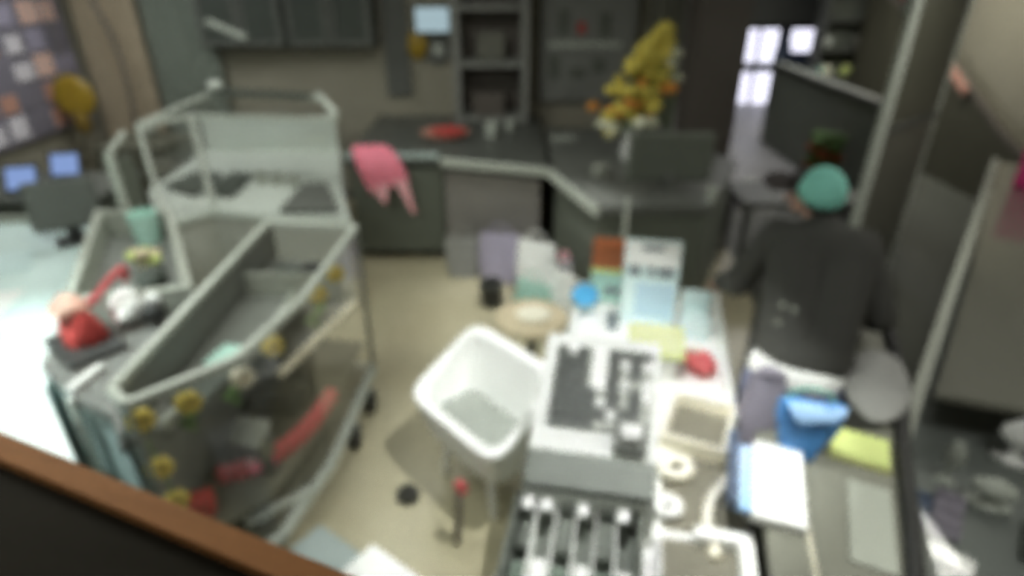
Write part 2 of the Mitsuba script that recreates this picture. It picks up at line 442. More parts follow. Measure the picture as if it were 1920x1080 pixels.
solo('paper_slip', place(sheet(.24, .16, 2), (.50, 5.95, .985), rz=12), 'frame', 'pale paper slip on the dark counter left of the bouquet', 'paper')
solo('paper_slip', place(sheet(.20, .15, 4), (1.36, 4.98, .985), rz=-10), 'frame', 'pale paper slip on the dark counter right of the bouquet', 'paper')
cup(1.42, 4.16, .98, 'small pale cup at the near right corner of the dark counter', .035, .11, 'frame')
solo('glass_block', place(box(.10, .08, .10, .01), (.70, 4.75, .98), rz=20), 'palegrey', 'small grey block on the dark counter', 'box')

# pink cloth over the back counter's edge
def draped(points_l, points_r, n=14, fold=.02, seed=1, t=.006):
    """a strip of cloth between two edge curves"""
    A, B = spline(points_l, n), spline(points_r, n)
    w = np.linspace(0, 1, n)
    g = A[:, None] * (1 - w)[None, :, None] + B[:, None] * w[None, :, None]
    g[..., 1] += fold * np.sin(w * 19)[None, :] * np.linspace(.2, 1, n)[:, None]
    top = g.reshape(-1, 3)
    f = []
    for i in range(n - 1):
        for j in range(n - 1):
            a = i * n + j
            f += [[a, a + 1, a + n + 1], [a, a + n + 1, a + n]]
    f = np.array(f)
    back = top + [0, t, -t * .3]
    edge = [i for i in range(n)] + [i * n + n - 1 for i in range(1, n)] + [n * n - 1 - i for i in range(1, n)] + [i * n for i in range(n - 2, 0, -1)]
    s = []
    for a, b in zip(edge, edge[1:] + edge[:1]):
        s += [[a, a + n * n, b], [b, a + n * n, b + n * n]]
    return trimesh.Trimesh(np.vstack([top, back]), np.vstack([f, f[:, ::-1] + n * n, s]), process=False)
t = thing('pink_cloth', 'pink cloth hanging over the edge of the back counter', 'cloth')
add('drape', draped([(-1.40, 5.42, 1.06), (-1.37, 5.20, 1.06), (-1.24, 5.15, .70)], [(-1.16, 5.44, 1.06), (-.98, 5.20, 1.0), (-.90, 5.15, .82)]), 'pink', t, smooth=True)
add('tail', draped([(-1.24, 5.14, .78), (-1.19, 5.13, .70), (-1.14, 5.13, .62)], [(-1.08, 5.14, .80), (-1.09, 5.13, .70), (-1.11, 5.13, .61)], fold=.006), 'pinkpale', t, smooth=True, label='paler hanging corner')
add('tail', draped([(-1.04, 5.14, .82), (-.95, 5.13, .66), (-.89, 5.13, .52)], [(-.91, 5.14, .84), (-.88, 5.13, .67), (-.85, 5.13, .52)], fold=.006), 'pinkpale', t, smooth=True, label='paler hanging corner')

# bouquet in a white vase
t = thing('bouquet', 'tall yellow and orange flower bouquet on the dark counter', 'bouquet')
BX, BY, BZ = 1.02, 5.25, .98
def petal_ball(r, seed):
    b = trimesh.creation.icosphere(subdivisions=2)
    v = b.vertices
    q = np.arctan2(v[:, 1], v[:, 0])
    b.vertices = v * (r * (1 + .25 * np.cos(6 * q + seed) * (1 - v[:, 2] ** 2)))[:, None] * [1, 1, .75]
    return b
stems = []
for k in range(90):
    u = k / 89
    z = BZ + .26 + .78 * u ** 1.05 + random.uniform(-.03, .03)
    half = (.03 + .26 * math.sin(min(1, (1 - u) * 1.5) * math.pi / 2)) * random.uniform(.2, 1)
    a = random.uniform(0, 2 * math.pi)
    x = BX - .12 + .30 * u + half * math.cos(a)
    y = BY + .55 * half * math.sin(a)
    m = ('whiteflower' if u < .13 and random.random() < .7 else 'orangeflower' if u < .55 and random.random() < .5 else 'yellowflower')
    add('blossom', place(petal_ball(random.uniform(.045, .07), k), (x, y, z), rx=random.uniform(-50, 50), ry=random.uniform(-50, 50)), m, t, smooth=True)
    if k % 3 == 0: stems.append(tube(spline([(BX, BY, BZ + .2), (BX + (x - BX) * .4, BY + (y - BY) * .4, BZ + .2 + (z - BZ - .2) * .55), (x, y, z)], 6), .006, 5))
for k in range(26):
    a = random.uniform(0, 6.28)
    L = random.uniform(.12, .2)
    lf = trimesh.creation.icosphere(subdivisions=1)
    lf.vertices *= [L / 2, .03, .006]
    u = random.uniform(0, .9)
    r = .20 * (1 - u * .6)
    add('leaf', place(lf, (BX + .2 * u + r * math.cos(a), BY + .6 * r * math.sin(a), BZ + .25 + .6 * u), rz=math.degrees(a), ry=random.uniform(-50, 10)), 'leaf', t, smooth=True)
add('stems', cat(*stems), 'leaf', t)
solo('vase', place(lathe([[0, 0], [.06, 0], [.085, .06], [.075, .16], [.055, .22], [.075, .28], [.065, .28], [.045, .22], [.05, .1], [0, .02]]), (BX, BY, BZ)), 'white', 'white vase holding the tall yellow bouquet', 'vase', smooth=40)
t = thing('white_sprig', 'pale flower sprig between the bouquet and the pillar', 'flower')
for k in range(7):
    add('blossom', place(petal_ball(.045, k), (1.40 + random.uniform(-.05, .05), 5.6 + random.uniform(-.05, .05), 1.56 + .05 * k)), 'whiteflower', t, smooth=True)
add('stem', tube(spline([(1.42, 5.6, .98), (1.43, 5.6, 1.4), (1.40, 5.6, 1.88)], 8), .008), 'leaf', t)

# ================================================================ ENTRANCE AND FAR RIGHT
t = thing('entrance_doorway', 'dark frame of the bright shop entrance', 'doorway')
add('cross_bar', span(4.45, 5.72, 12.45, 12.49, .62, .78), 'black', t)
for x in (4.40, 4.66, 5.05, 5.22, 5.72):
    add('post', span(x, x + .05, 12.44, 12.5, 0, 1.42), 'black', t)
add('lintel', span(4.40, 5.77, 12.44, 12.5, 1.39, 1.46), 'black', t)
add('pane', pane((5.27, 12.47), (5.72, 12.47), .98, 1.40), 'glass', t, smooth=False)
add('leaf_board', span(5.27, 5.72, 12.45, 12.49, .02, .98), 'navy', t)
add('leaf_board', span(5.10, 5.22, 12.45, 12.49, .02, 1.40), 'navy', t)
t = thing('entrance_mannequin', 'dark navy figure stand blocking part of the bright entrance', 'stand')
add('torso', place(blob((.15, .1, .36), 4, .1), (4.98, 12.0, .92)), 'navy', t)
add('pole', tube([(4.98, 12.0, .02), (4.98, 12.0, .7)], .02), 'navy', t)
add('base', place(lathe([[0, 0], [.16, 0], [.15, .02], [0, .02]]), (4.98, 12.0, .006)), 'navy', t)
t = thing('dark_rack', 'tall dark rack with small goods right of the entrance', 'rack')
add('back_panel', span(5.05, 6.1, 11.02, 11.06, .006, 2.4), 'darkgreen', t)
for z in (.3, .75, 1.2, 1.65, 2.1): add('shelf', span(5.05, 6.1, 10.7, 11.02, z, z + .03), 'charcoal', t)
for x in (5.05, 6.06): add('upright', span(x, x + .04, 10.7, 11.02, .006, 2.4), 'charcoal', t)
for k, (x, z, m) in enumerate(((5.14, .78, 'mint'), (5.30, .78, 'whiteflower'), (5.62, .78, 'lime'), (5.85, .78, 'olive'), (5.2, .33, 'navy'), (5.2, 1.23, 'frame'), (5.7, 1.23, 'olive'), (5.95, 1.23, 'lilacdark'), (5.7, .33, 'fuchsia'))):
    solo('small_goods', place(blob((.10, .08, .10), k, .1), (x, 10.85, z + .10)), m, ['mint', 'off-white', 'lime', 'olive', 'navy', 'pale', 'olive', 'lilac', 'fuchsia'][k] + ' parcel on the ' + ['second', 'second', 'second', 'second', 'lowest', 'third', 'third', 'third', 'lowest'][k] + ' shelf of the dark rack' + [', at its left end', '', '', ', at its right end', '', '', '', '', ''][k], 'parcel')
# display tables and stock before the entrance
t = thing('dark_divider', 'dark low divider right of the entrance floor', 'divider')
add('panel', span(3.9, 3.98, 5.9, 9.6, .006, 1.15), 'darkgreen', t)
add('cap', span(3.86, 4.02, 5.9, 9.6, 1.15, 1.2), 'charcoal', t)
t = thing('potted_flower', 'red flowering plant in a dark pot left of the dark divider', 'plant')
px_, py_ = 3.62, 7.0
add('pot', place(lathe([[0, 0], [.10, 0], [.14, .26], [.12, .26], [.09, .03], [0, .03]]), (px_, py_, .006)), 'darkbrown', t)
add('soil', place(lathe([[0, 0], [.115, 0], [.115, .02], [0, .02]]), (px_, py_, .21)), 'darkbrown', t)
for k in range(16):
    a = k * 2.4
    add('bloom' if k % 2 else 'leaf', place(petal_ball(.075, k), (px_ + .13 * math.cos(a), py_ + .10 * math.sin(a), .38 + .025 * k)), 'orange' if k % 2 and k < 12 else 'leaf', t, smooth=True)
for k in range(4):
    a = k * 1.57
    add('stem', tube([(px_, py_, .22), (px_ + .06 * math.cos(a), py_ + .05 * math.sin(a), .5)], .01, 6), 'leaf', t)
t = thing('white_parcel', 'small white parcel on the grey entrance floor', 'parcel')
add('carton', place(box(.20, .18, .26, .03), (2.75, 6.85, .006), rz=15), 'frame', t)
add('tape', place(box(.205, .03, .262, .002), (2.75, 6.85, .006), rz=15), 'palegrey', t)
t = thing('dark_table', 'dark low display table in the passage behind the person', 'table')
add('top', span(2.0, 3.1, 5.0, 5.6, .62, .67), 'charcoal', t)
for x in (2.05, 3.0):
    for y in (5.05, 5.5): add('leg', span(x, x + .05, y, y + .05, 0, .62), 'charcoal', t)
# tall glass partition with pale posts
t = thing('glass_partition', 'tall dark partition with pale posts behind the person', 'partition')
pa, pb = np.array([2.63, 4.39]), np.array([3.40, 5.02])
for q, w in ((pa, .06), (pb, .04)):
    add('post', bar((*q, 0), (*q, 2.4), w), 'frame', t)
add('lower_panel', bar((*(pa + .05), .71), (*pb, .71), .03, 1.38), 'olive', t)
add('middle_rail', bar((*pa, 1.42), (*pb, 1.42), .045), 'charcoal', t)
add('upper_panel', bar((*(pa + .05), 1.92), (*pb, 1.92), .02, .95), 'olivedark', t)
add('top_rail', bar((*pa, 2.4), (*pb, 2.4), .05), 'charcoal', t)
# stair side panel before the beige wall
st = trimesh.creation.extrude_polygon(Polygon([(5.6, 0), (10.4, 0), (10.4, 2.2), (8.73, 1.68), (6.96, .79), (6.2, .5), (5.6, .45)]), .06, engine='earcut')
M = np.array([[0, 0, 1, 5.5], [1, 0, 0, 0], [0, 1, 0, 0], [0, 0, 0, 1.0]])
st.apply_transform(M)
t = thing('stair_panel', 'dark olive slanted side panel before the beige right wall', 'stair panel')
add('panel', st, 'stairolive', t)
add('handrail', cat(bar((5.53, 10.4, 2.23), (5.53, 8.73, 1.70), .07, .05), bar((5.53, 8.73, 1.70), (5.53, 6.96, .81), .07, .05), bar((5.53, 6.96, .81), (5.53, 6.2, .52), .07, .05)), 'darkbrown', t)
solo('red_sign', span(6.12, 6.19, 10.2, 10.7, 1.95, 2.4), 'redbag', 'dull red board high on the beige right wall', 'board')
solo('pink_strip', bar((5.45, 8.1, 1.38), (5.45, 7.6, 1.12), .04, .10), 'salmon', 'dull pink strip on the slanted dark side panel', 'strip')
solo('dark_valance', span(5.45, 6.19, 9.3, 9.4, 1.86, 3.0), 'cabinetdark', 'dark valance below the ceiling before the beige right wall', 'valance')
t = thing('fuchsia_box', 'fuchsia box at the far end of the right showcase', 'box')
add('carton', place(box(.22, .16, .40, .008), (4.30, 4.90, .85), rz=-38), 'fuchsia', t)
add('lid', place(box(.23, .17, .05, .006), (4.30, 4.90, 1.25), rz=-38), 'fuchsia', t)

# ================================================================ RIGHT SHOWCASE (runs diagonally)
t = thing('right_showcase', 'long dark glass showcase with a pale front rail on the right', 'showcase')
r0, r1 = np.array([1.52, 1.83]), np.array([4.55, 5.66])
d_ = (r1 - r0) / np.linalg.norm(r1 - r0)
n_ = np.array([d_[1], -d_[0]])                      # towards the right
L_ = np.linalg.norm(r1 - r0)
def on(s, o): return r0 + d_ * s + n_ * o
SZ = .85
near = [(1.22, 1.10), (1.34, 1.42)]
pb_ = [tuple(on(0, .02)), tuple(on(L_, .02)), tuple(on(L_, .95)), (2.35, 1.10)] + near
add('base', prism(pb_, .05, .56), 'olivedark', t)
add('plinth', prism(shrink(pb_, .06), 0, .05), 'black', t)
add('deck', prism(shrink(pb_, .01), .56, .58), 'slatedark', t)
for k in range(6):
    s0, s1 = k * L_ / 6 + .02, (k + 1) * L_ / 6 - .02
    add('front_panel', bar((*on(s0, .01), .31), (*on(s1, .01), .31), .02, .46), 'olive', t)
add('front_rail', bar((*on(0, 0), SZ), (*on(L_, 0), SZ), .05, .05), 'palegrey', t, label='pale metal front rail')
add('rear_rail', bar((2.35, 1.10, SZ), (*on(L_, .95), SZ), .04, .04), 'charcoal', t)
add('near_rail', cat(bar((*on(0, 0), SZ), (*near[1], SZ), .03, .03), bar((*near[1], SZ), (*near[0], SZ), .03, .03)), 'charcoal', t)
add('front_pane', pane(tuple(on(0, 0)), tuple(on(L_, 0)), .58, SZ - .02), 'glass', t, smooth=False)
add('top_pane', flat(pb_, SZ), 'glass', t, smooth=False)
add('opaque_top', prism([tuple(on(.45, .06)), tuple(on(L_, .06)), tuple(on(L_, .93)), tuple(on(.75, .93))], SZ - .045, SZ - .015), 'olive', t, label='dull olive covered top')
for s in (0, L_ * .5, L_): add('post', bar((*on(s, .01), .58), (*on(s, .01), SZ), .03), 'charcoal', t)
add('corner_post', bar((*near[0], .58), (*near[0], SZ), .03), 'charcoal', t)
# jewellery stands inside the near end
def bust(x, y, h, m, label, rz=0, w=.09):
    b = lathe([[0, 0], [w * .5, 0], [w * .55, .015], [w * .18, .03], [w * .16, h * .35], [w * .55, h * .6], [w * .5, h * .8], [w * .2, h], [0, h]], 20)
    b.vertices[:, 1] *= .5
    solo('necklace_bust', place(b, (x, y, .58), rz=rz), m, label, 'necklace bust')
bust(2.17, 2.00, .22, 'white', 'bright white bust under the glass at the right edge', -38, .15)
bust(1.90, 1.76, .13, 'frame', 'pale bust in the middle of the near showcase end', -30, .15)
bust(1.80, 1.88, .22, 'frame', 'slim pale bust beside the front rail of the showcase', -38, .07)
for k, (x, y, sx, sy, m, lb) in enumerate(((1.56, 1.51, .20, .07, 'white', 'long white ring tray at the nearest corner of the showcase'), (1.50, 1.38, .07, .12, 'frame', 'short pale ring tray at the picture edge in the showcase'),
                                        (1.70, 1.70, .10, .26, 'lilacdark', 'lilac grey ring tray in the middle of the showcase'), (1.95, 1.55, .12, .20, 'darktray', 'dark ring tray at the right of the showcase'),
                                        (1.60, 1.72, .07, .22, 'navy', 'navy ring tray along the front of the showcase'))):
    t2 = thing('ring_tray', lb, 'tray')
    add('base', place(box(sx, sy, .03, .004), (x, y, .58), rz=-38), m, t2)
    for j in range(3):
        o = (j - 1) * max(sx, sy) / 3.2
        c, s_ = math.cos(math.radians(-38)), math.sin(math.radians(-38))
        ox, oy = (o, 0) if sx > sy else (0, o)
        add('ring_roll', place(place(trimesh.creation.cylinder(.009, min(sx, sy) * .8, sections=10), rx=90) if sx > sy else place(trimesh.creation.cylinder(.009, min(sx, sy) * .8, sections=10), ry=90), (x + ox * c - oy * s_, y + ox * s_ + oy * c, .617), rz=-38), m, t2)

# ================================================================ SIDE COUNTER with black edge, right of the cash desk
t = thing('side_counter', 'taupe side counter with a thick black edge right of the cash desk', 'counter')
ps = [(.70, .98), (1.05, .98), (1.14, 1.16), (1.255, 1.39), (1.385, 1.66), (1.605, 2.06), (1.75, 2.395), (1.905, 2.80), (1.72, 2.82), (1.50, 2.25), (1.40, 1.80), (.925, 1.80)]
add('body', prism(shrink(ps, .03), .06, .89), 'taupetop', t)
add('plinth', prism(shrink(ps, .05), 0, .06), 'black', t)
add('worktop', prism(ps, .89, .93), 'taupetop', t)
add('edge_trim', tube(spline([(1.06, .98, .935), (1.155, 1.16, .94), (1.27, 1.39, .945), (1.40, 1.66, .95), (1.62, 2.06, .95), (1.765, 2.395, .95), (1.92, 2.80, .95)], 30), .027, 10), 'black', t, smooth=True, label='thick black edge trim')
add('divider', bar((.865, 1.12, .932), (.93, 1.36, .932), .014, .012), 'cream', t)
solo('white_carton', place(box(.165, .37, .04, .006), (.895, 1.51, .93), rz=-20), 'white', 'bright white flat carton on the side counter', 'carton')
solo('pale_blue_folder', place(box(.05, .32, .02, .004), (.795, 1.555, .93), rz=-20), 'paleblue', 'pale blue folder left of the white carton', 'folder')
solo('navy_binder', place(box(.03, .36, .05, .006), (.765, 1.585, .93), rz=-18), 'navy', 'narrow navy binder on the left edge of the side counter', 'binder')
# blue bag
def pouch(w0, w1, d, h, seed):
    n, k = 20, 9
    V, F = [], []
    for i in range(k):
        u = i / (k - 1)
        w = w0 + (w1 - w0) * u
        for j in range(n):
            a = 2 * math.pi * j / n
            c, s = math.cos(a), math.sin(a)
            bul = 1 + .12 * math.sin(math.pi * u)
            x = w / 2 * math.copysign(abs(c) ** .45, c) * bul
            y = d / 2 * math.copysign(abs(s) ** .8, s) * bul * (1.0 - .72 * u)
            V.append([x + .006 * math.sin(5 * a + seed + 4 * u), y + .006 * math.sin(7 * a + seed), h * u])
    for i in range(k - 1):
        for j in range(n):
            p, q = i * n + j, i * n + (j + 1) % n
            F += [[p, q, q + n], [p, q + n, p + n]]
    V += [[0, 0, 0], [0, 0, h]]
    for j in range(n):
        F += [[k * n, (j + 1) % n, j], [k * n + 1, (k - 1) * n + j, (k - 1) * n + (j + 1) % n]]
    return trimesh.Trimesh(V, F, process=False)
t = thing('blue_bag', 'bright blue bag standing on the side counter before the person', 'bag')
add('body', place(pouch(.11, .22, .11, .24, 1), (1.04, 1.70, .93), rz=-14, rx=8), 'bagblue', t, smooth=45)
add('flap', place(draped([(-.10, 0, .09), (-.08, -.03, .06), (-.05, -.04, .02)], [(.10, 0, .09), (.085, -.03, .07), (.06, -.04, .05)], 8, .003), (1.04, 1.66, 1.08), rz=-14), 'paleblue', t, smooth=True, label='pale blue flap')
add('handle', tube(spline([(.965, 1.72, 1.16), (.995, 1.71, 1.19), (1.085, 1.69, 1.19), (1.115, 1.69, 1.15)], 14), .008), 'teal', t, smooth=True)
t = thing('lilac_bag', 'lilac grey cloth bag between the cash desk and the person', 'bag')
add('body', place(pouch(.15, .13, .13, .34, 3), (1.02, 1.99, .72), rz=-11), 'lilacdark', t, smooth=45)
add('knot', place(blob((.04, .03, .02), 2, .2), (1.02, 1.99, 1.065)), 'lilacdark', t)
solo('bag_pedestal', cat(span(.96, 1.08, 1.93, 2.05, .68, .72), span(1.005, 1.035, 1.975, 2.005, .02, .68), span(.96, 1.08, 1.92, 2.06, 0, .02)), 'charcoal', 'dark pedestal under the lilac grey bag', 'pedestal')
t = thing('grey_carrier_bag', 'grey bag lying on the side counter right of the person', 'bag')
add('body', place(blob((.12, .27, .04), 5, .05), (1.50, 2.04, .972), rz=-30), 'greybag', t)
add('fold', place(blob((.07, .12, .018), 6, .1), (1.52, 2.12, 1.008), rz=-30), 'greybag', t)
t = thing('lime_folder', 'lime yellow folder on the side counter below the grey bag', 'folder')
add('cover', place(box(.20, .17, .015, .004), (1.26, 1.69, .93), rz=-27), 'limeyellow', t)
add('pages', place(box(.19, .16, .012, .002), (1.26, 1.69, .945), rz=-27), 'lime', t)
solo('pale_sheet', place(sheet(.13, .36, 9), (1.135, 1.36, .932), rz=-25), 'palegrey', 'pale grey sheet along the black edge of the side counter', 'sheet')

# ================================================================ CASH DESK (turned 11 degrees)
RZ = -11.0
ca, sa = math.cos(math.radians(RZ)), math.sin(math.radians(RZ))
def D(u, v, z=None):
    x, y = u * ca - v * sa, 1.2 + u * sa + v * ca
    return (x, y) if z is None else (x, y, z)
DZ = .80
t = thing('cash_desk', 'white topped cash desk under the bright downlight', 'desk')
pd = [D(-.10, -.22), D(.70, -.22), D(.76, .9), D(.80, 2.05), D(0, 2.05), D(-.03, .4)]
add('worktop', prism(pd, DZ - .04, DZ), 'white', t)
add('body', prism(shrink(pd, .05), .08, DZ - .04), 'greypanel', t)
add('plinth', prism(shrink(pd, .09), 0, .08), 'charcoal', t)
add('edge_lip', bar(D(.015, .55, DZ + .02), D(.02, 2.04, DZ + .02), .035, .04), 'whiteframe', t)
add('edge_lip', bar(D(.755, .95, DZ + .02), D(.785, 2.04, DZ + .02), .03, .04), 'whiteframe', t)
add('edge_lip', bar(D(.0, 2.035, DZ + .02), D(.80, 2.035, DZ + .02), .03, .04), 'whiteframe', t)

# cash register with open drawer
t = thing('cash_register', 'grey cash register with dark keys and an open drawer', 'cash register')
RU, RV = .195, .625                                    # centre of its body
prof = [(-.33, 0), (.32, 0), (.32, .36), (.26, .37), (-.20, .215), (-.30, .17), (-.33, .15)]
body = trimesh.creation.extrude_polygon(Polygon(prof), .44, engine='earcut')
body.apply_transform(np.array([[0, 0, 1, -.22], [1, 0, 0, 0], [0, 1, 0, 0], [0, 0, 0, 1.0]]))
add('body', place(body, D(RU, RV, DZ), rz=RZ), 'whiteframe', t)
slope = math.degrees(math.atan2(.155, .46))
def onkeys(a, b, h=0):                                # a across, b along the slope from its front edge
    y = -.20 + b * math.cos(math.radians(slope)) - h * math.sin(math.radians(slope))
    z = .215 + b * math.sin(math.radians(slope)) + h * math.cos(math.radians(slope))
    return D(RU + a, RV + y, DZ + z)
add('front_cover', place(place(box(.43, .13, .03, .006), rx=24), D(RU - .005, RV - .265, DZ + .178), rz=RZ), 'registergrey', t, label='grey front cover')
add('key_plate', place(place(box(.36, .36, .006, .002), rx=slope), onkeys(.01, .275, -.003), rz=RZ), 'registergrey', t)
add('centre_strip', place(place(box(.06, .20, .012, .002), rx=slope), onkeys(-.005, .355, .002), rz=RZ), 'white', t)
kp = random.Random(4)
for i in range(9):
    for j in range(8):
        a, b = -.152 + i * .0405, .115 + j * .0455
        if 3 <= i <= 4 and j > 3: continue
        dark = kp.random() < (.92 if i < 3 or j > 6 else (.8 if i % 2 else .12))
        add('key', place(place(box(.034, .038, .016, .004), rx=slope), onkeys(a, b), rz=RZ), 'keygrey' if dark else ('palegrey' if kp.random() < .6 else 'white'), t)
add('receipt_printer', place(place(box(.11, .12, .04, .01), rx=slope), onkeys(.125, .07), rz=RZ), 'charcoal', t)
add('receipt_roll', place(place(trimesh.creation.cylinder(.035, .07, sections=20), ry=90), onkeys(.125, .07, .05), rz=RZ), 'white', t)
dr = add('drawer', cat(*[place(m, D(RU - .03, RV - .52, DZ + .02), rz=RZ) for m in
     (span(-.21, .21, -.20, .20, 0, .008, .001), span(-.21, -.195, -.20, .20, 0, .10, .002), span(.195, .21, -.20, .20, 0, .10, .002), span(-.21, .21, -.215, -.20, -.01, .11, .002), span(-.21, .21, .19, .20, 0, .10, .002))]), 'registergrey', t)
for k in range(1, 6):
    x = -.195 + k * .065
    add('divider', place(span(x - .004, x + .004, -.20, .19, .008, .085, .001), D(RU - .03, RV - .52, DZ + .02), rz=RZ), 'white', dr)
for k in range(6):
    x = -.195 + k * .065 + .0325
    for j, yy in enumerate((-.09, .10)):
        c = (k * 2 + j) % 4
        if c == 3: continue
        solo('banknote_stack', place(place(box(.044, .15, .03 + .012 * c, .004), rz=kp.uniform(-2, 2)), D(RU - .03 + x, RV - .52 + yy, DZ + .029), rz=RZ), ['note', 'registergrey', 'white'][c], ['green', 'grey', 'white'][c] + ' banknotes in the ' + ['near', 'far'][j] + ' drawer row, ' + ['first', 'second', 'third', 'fourth', 'fifth', 'sixth'][k] + ' slot from left', 'banknotes', 'banknote stacks in the drawer')
for k, x in enumerate((-.16, -.10, .02, .15)):
    add('clip', place(place(box(.04, .05, .008, .002), rx=12), D(RU - .03 + x, RV - .36, DZ + .12), rz=RZ), 'white', dr)

# notice placard
t = thing('notice_placard', 'white standing notice with grey print behind the register', 'notice')
def onsign(a, z, o=0.0):
    return D(.395 + a, 1.72 - o + .18 * (z), DZ + .02 + z)
SG = 10
def sg(m, a, z, o): return place(place(m, rx=-SG), onsign(a, z, o), rz=RZ)
add('board', sg(box(.29, .012, .43, .004), 0, 0, 0), 'lightcyan', t)
add('upper_field', sg(box(.27, .004, .13, .001), 0, .285, .009), 'white', t)
add('print', sg(box(.11, .003, .025, .001), .0, .37, .012), 'printgrey', t)
for a, w in ((-.085, .06), (.075, .08), (.0, .03)):
    add('print', sg(box(w, .003, .05, .001), a, .235, .010), 'printgrey', t)
add('lower_field', sg(box(.20, .004, .18, .001), .03, .02, .009), 'printblue', t)
add('foot', place(box(.26, .12, .02, .006), D(.395, 1.74, DZ), rz=RZ), 'lightcyan', t)

# snack box, blue tin and other things at the far end of the desk
t = thing('snack_box', 'orange red box with a pale green lower half left of the notice', 'box')
add('lower_half', place(box(.20, .13, .18, .004), D(.18, 1.96, DZ), rz=RZ), 'mint', t)
add('band', place(box(.202, .132, .03, .003), D(.18, 1.96, DZ + .18), rz=RZ), 'lime', t)
add('upper_half', place(box(.20, .13, .13, .004), D(.18, 1.96, DZ + .21), rz=RZ), 'orange', t)
add('window', place(box(.08, .004, .04, .001), D(.20, 1.892, DZ + .06), rz=RZ), 'printgrey', t)
t = thing('blue_tin', 'round bright blue tin at the far left edge of the desk', 'tin')
add('body', place(place(lathe([[0, 0], [.068, 0], [.072, .01], [.072, .05], [.066, .06], [0, .06]]), rx=28), D(.06, 1.78, DZ + .07), rz=RZ), 'blue', t, smooth=35)
add('rim', place(place(lathe([[.074, .01], [.08, .015], [.08, .03], [.074, .035], [.074, .01]]), rx=28), D(.06, 1.78, DZ + .07), rz=RZ), 'lightcyan', t)
add('rest', place(box(.10, .08, .06, .005), D(.06, 1.80, DZ), rz=RZ), 'lightcyan', t)
cup(*D(.22, 1.62, DZ), 'small grey cup before the snack box', .03, .08, 'printgrey')
t = thing('clear_holder', 'pale grey blue holder right of the notice', 'holder')
add('tray', place(box(.14, .16, .10, .01), D(.64, 1.66, DZ), rz=RZ), 'lightcyan', t)
add('back', place(box(.14, .02, .20, .005), D(.64, 1.75, DZ), rz=RZ), 'lightcyan', t)
solo('lime_notepad', place(box(.25, .21, .03, .004), D(.43, 1.29, DZ + .14), rz=RZ + 2, rx=10), 'lime', 'lime green notepad behind the register', 'notepad')
solo('pad_stand', place(box(.22, .14, .12, .006), D(.42, 1.30, DZ), rz=RZ), 'white', 'white stand under the lime green notepad', 'stand')
t = thing('red_pouch', 'pinkish red pouch at the right edge of the desk', 'pouch')
add('body', place(blob((.065, .09, .045), 8, .12), D(.64, 1.32, DZ + .045), rz=RZ + 25), 'red', t)
add('label', place(box(.06, .06, .012, .003), D(.615, 1.36, DZ + .085), rz=RZ + 25), 'cream', t)
# cream open box with taupe inside
t = thing('cream_box', 'open cream box with taupe inside right of the register', 'box')
bx = [(-.125, -.15), (.125, -.15), (.125, .15), (-.125, .15)]
wall = trimesh.creation.extrude_polygon(Polygon(bx, [shrink(bx, .02)]), .075, engine='earcut')
add('sides', place(wall, D(.60, .86, DZ), rz=RZ - 14), 'cream', t)
add('lining', place(box(.21, .26, .02, .002), D(.60, .86, DZ), rz=RZ - 14), 'taupe', t)
# cream flex coiled on a taupe mat
t = thing('taupe_mat', 'taupe mat on the desk right of the cash register', 'mat')
add('pad', prism([D(.455, .35), D(.725, .35), D(.745, .705), D(.455, .705)], DZ, DZ + .006), 'taupe', t)
add('binding', cat(bar(D(.46, .36, DZ + .006), D(.46, .68, DZ + .006), .012, .012), bar(D(.75, .68, DZ + .006), D(.46, .68, DZ + .006), .012, .012)), 'taupe', t)
cord = spline([D(.72, .74, DZ + .02), D(.70, .60, DZ + .04), D(.62, .48, DZ + .03), D(.60, .38, DZ + .02), D(.62, .24, DZ + .02)], 40)
solo('cream_strap', tube(cord, .022, 8), 'cream', 'cream strap curling over the taupe mat', 'strap', smooth=True)
solo('cream_roll', place(trimesh.creation.torus(.045, .024, 24, 12), D(.505, .62, DZ + .03)), 'cream', 'cream tape roll beside the register keys', 'tape roll', smooth=True)
solo('white_roll', place(trimesh.creation.torus(.035, .02, 24, 12), D(.47, .43, DZ + .026)), 'white', 'small white tape roll beside the register body', 'tape roll', smooth=True)
# white framed tray at the near right end
t = thing('white_tray', 'white framed taupe tray at the near right end of the desk', 'tray')
tz = DZ
add('lining', prism([D(.44, -.20), D(.69, -.20), D(.715, .30), D(.44, .30)], tz, tz + .012), 'taupe', t)
add('frame', cat(bar(D(.44, -.21, tz + .02), D(.44, .30, tz + .02), .012, .04), bar(D(.685, -.21, tz + .03), D(.71, .30, tz + .03), .05, .06), bar(D(.55, .31, tz + .03), D(.735, .31, tz + .03), .05, .06)), 'white', t)
t = thing('coin_pile', 'small pile of coins in the white framed tray', 'coins')
for k in range(6):
    add('coin', place(trimesh.creation.cylinder(.012, .004, sections=16), D(.50 + .008 * (k % 3), .08 - .02 * k, tz + .0145 + .0045 * (k % 2)), rz=k * 20), 'cream', t)

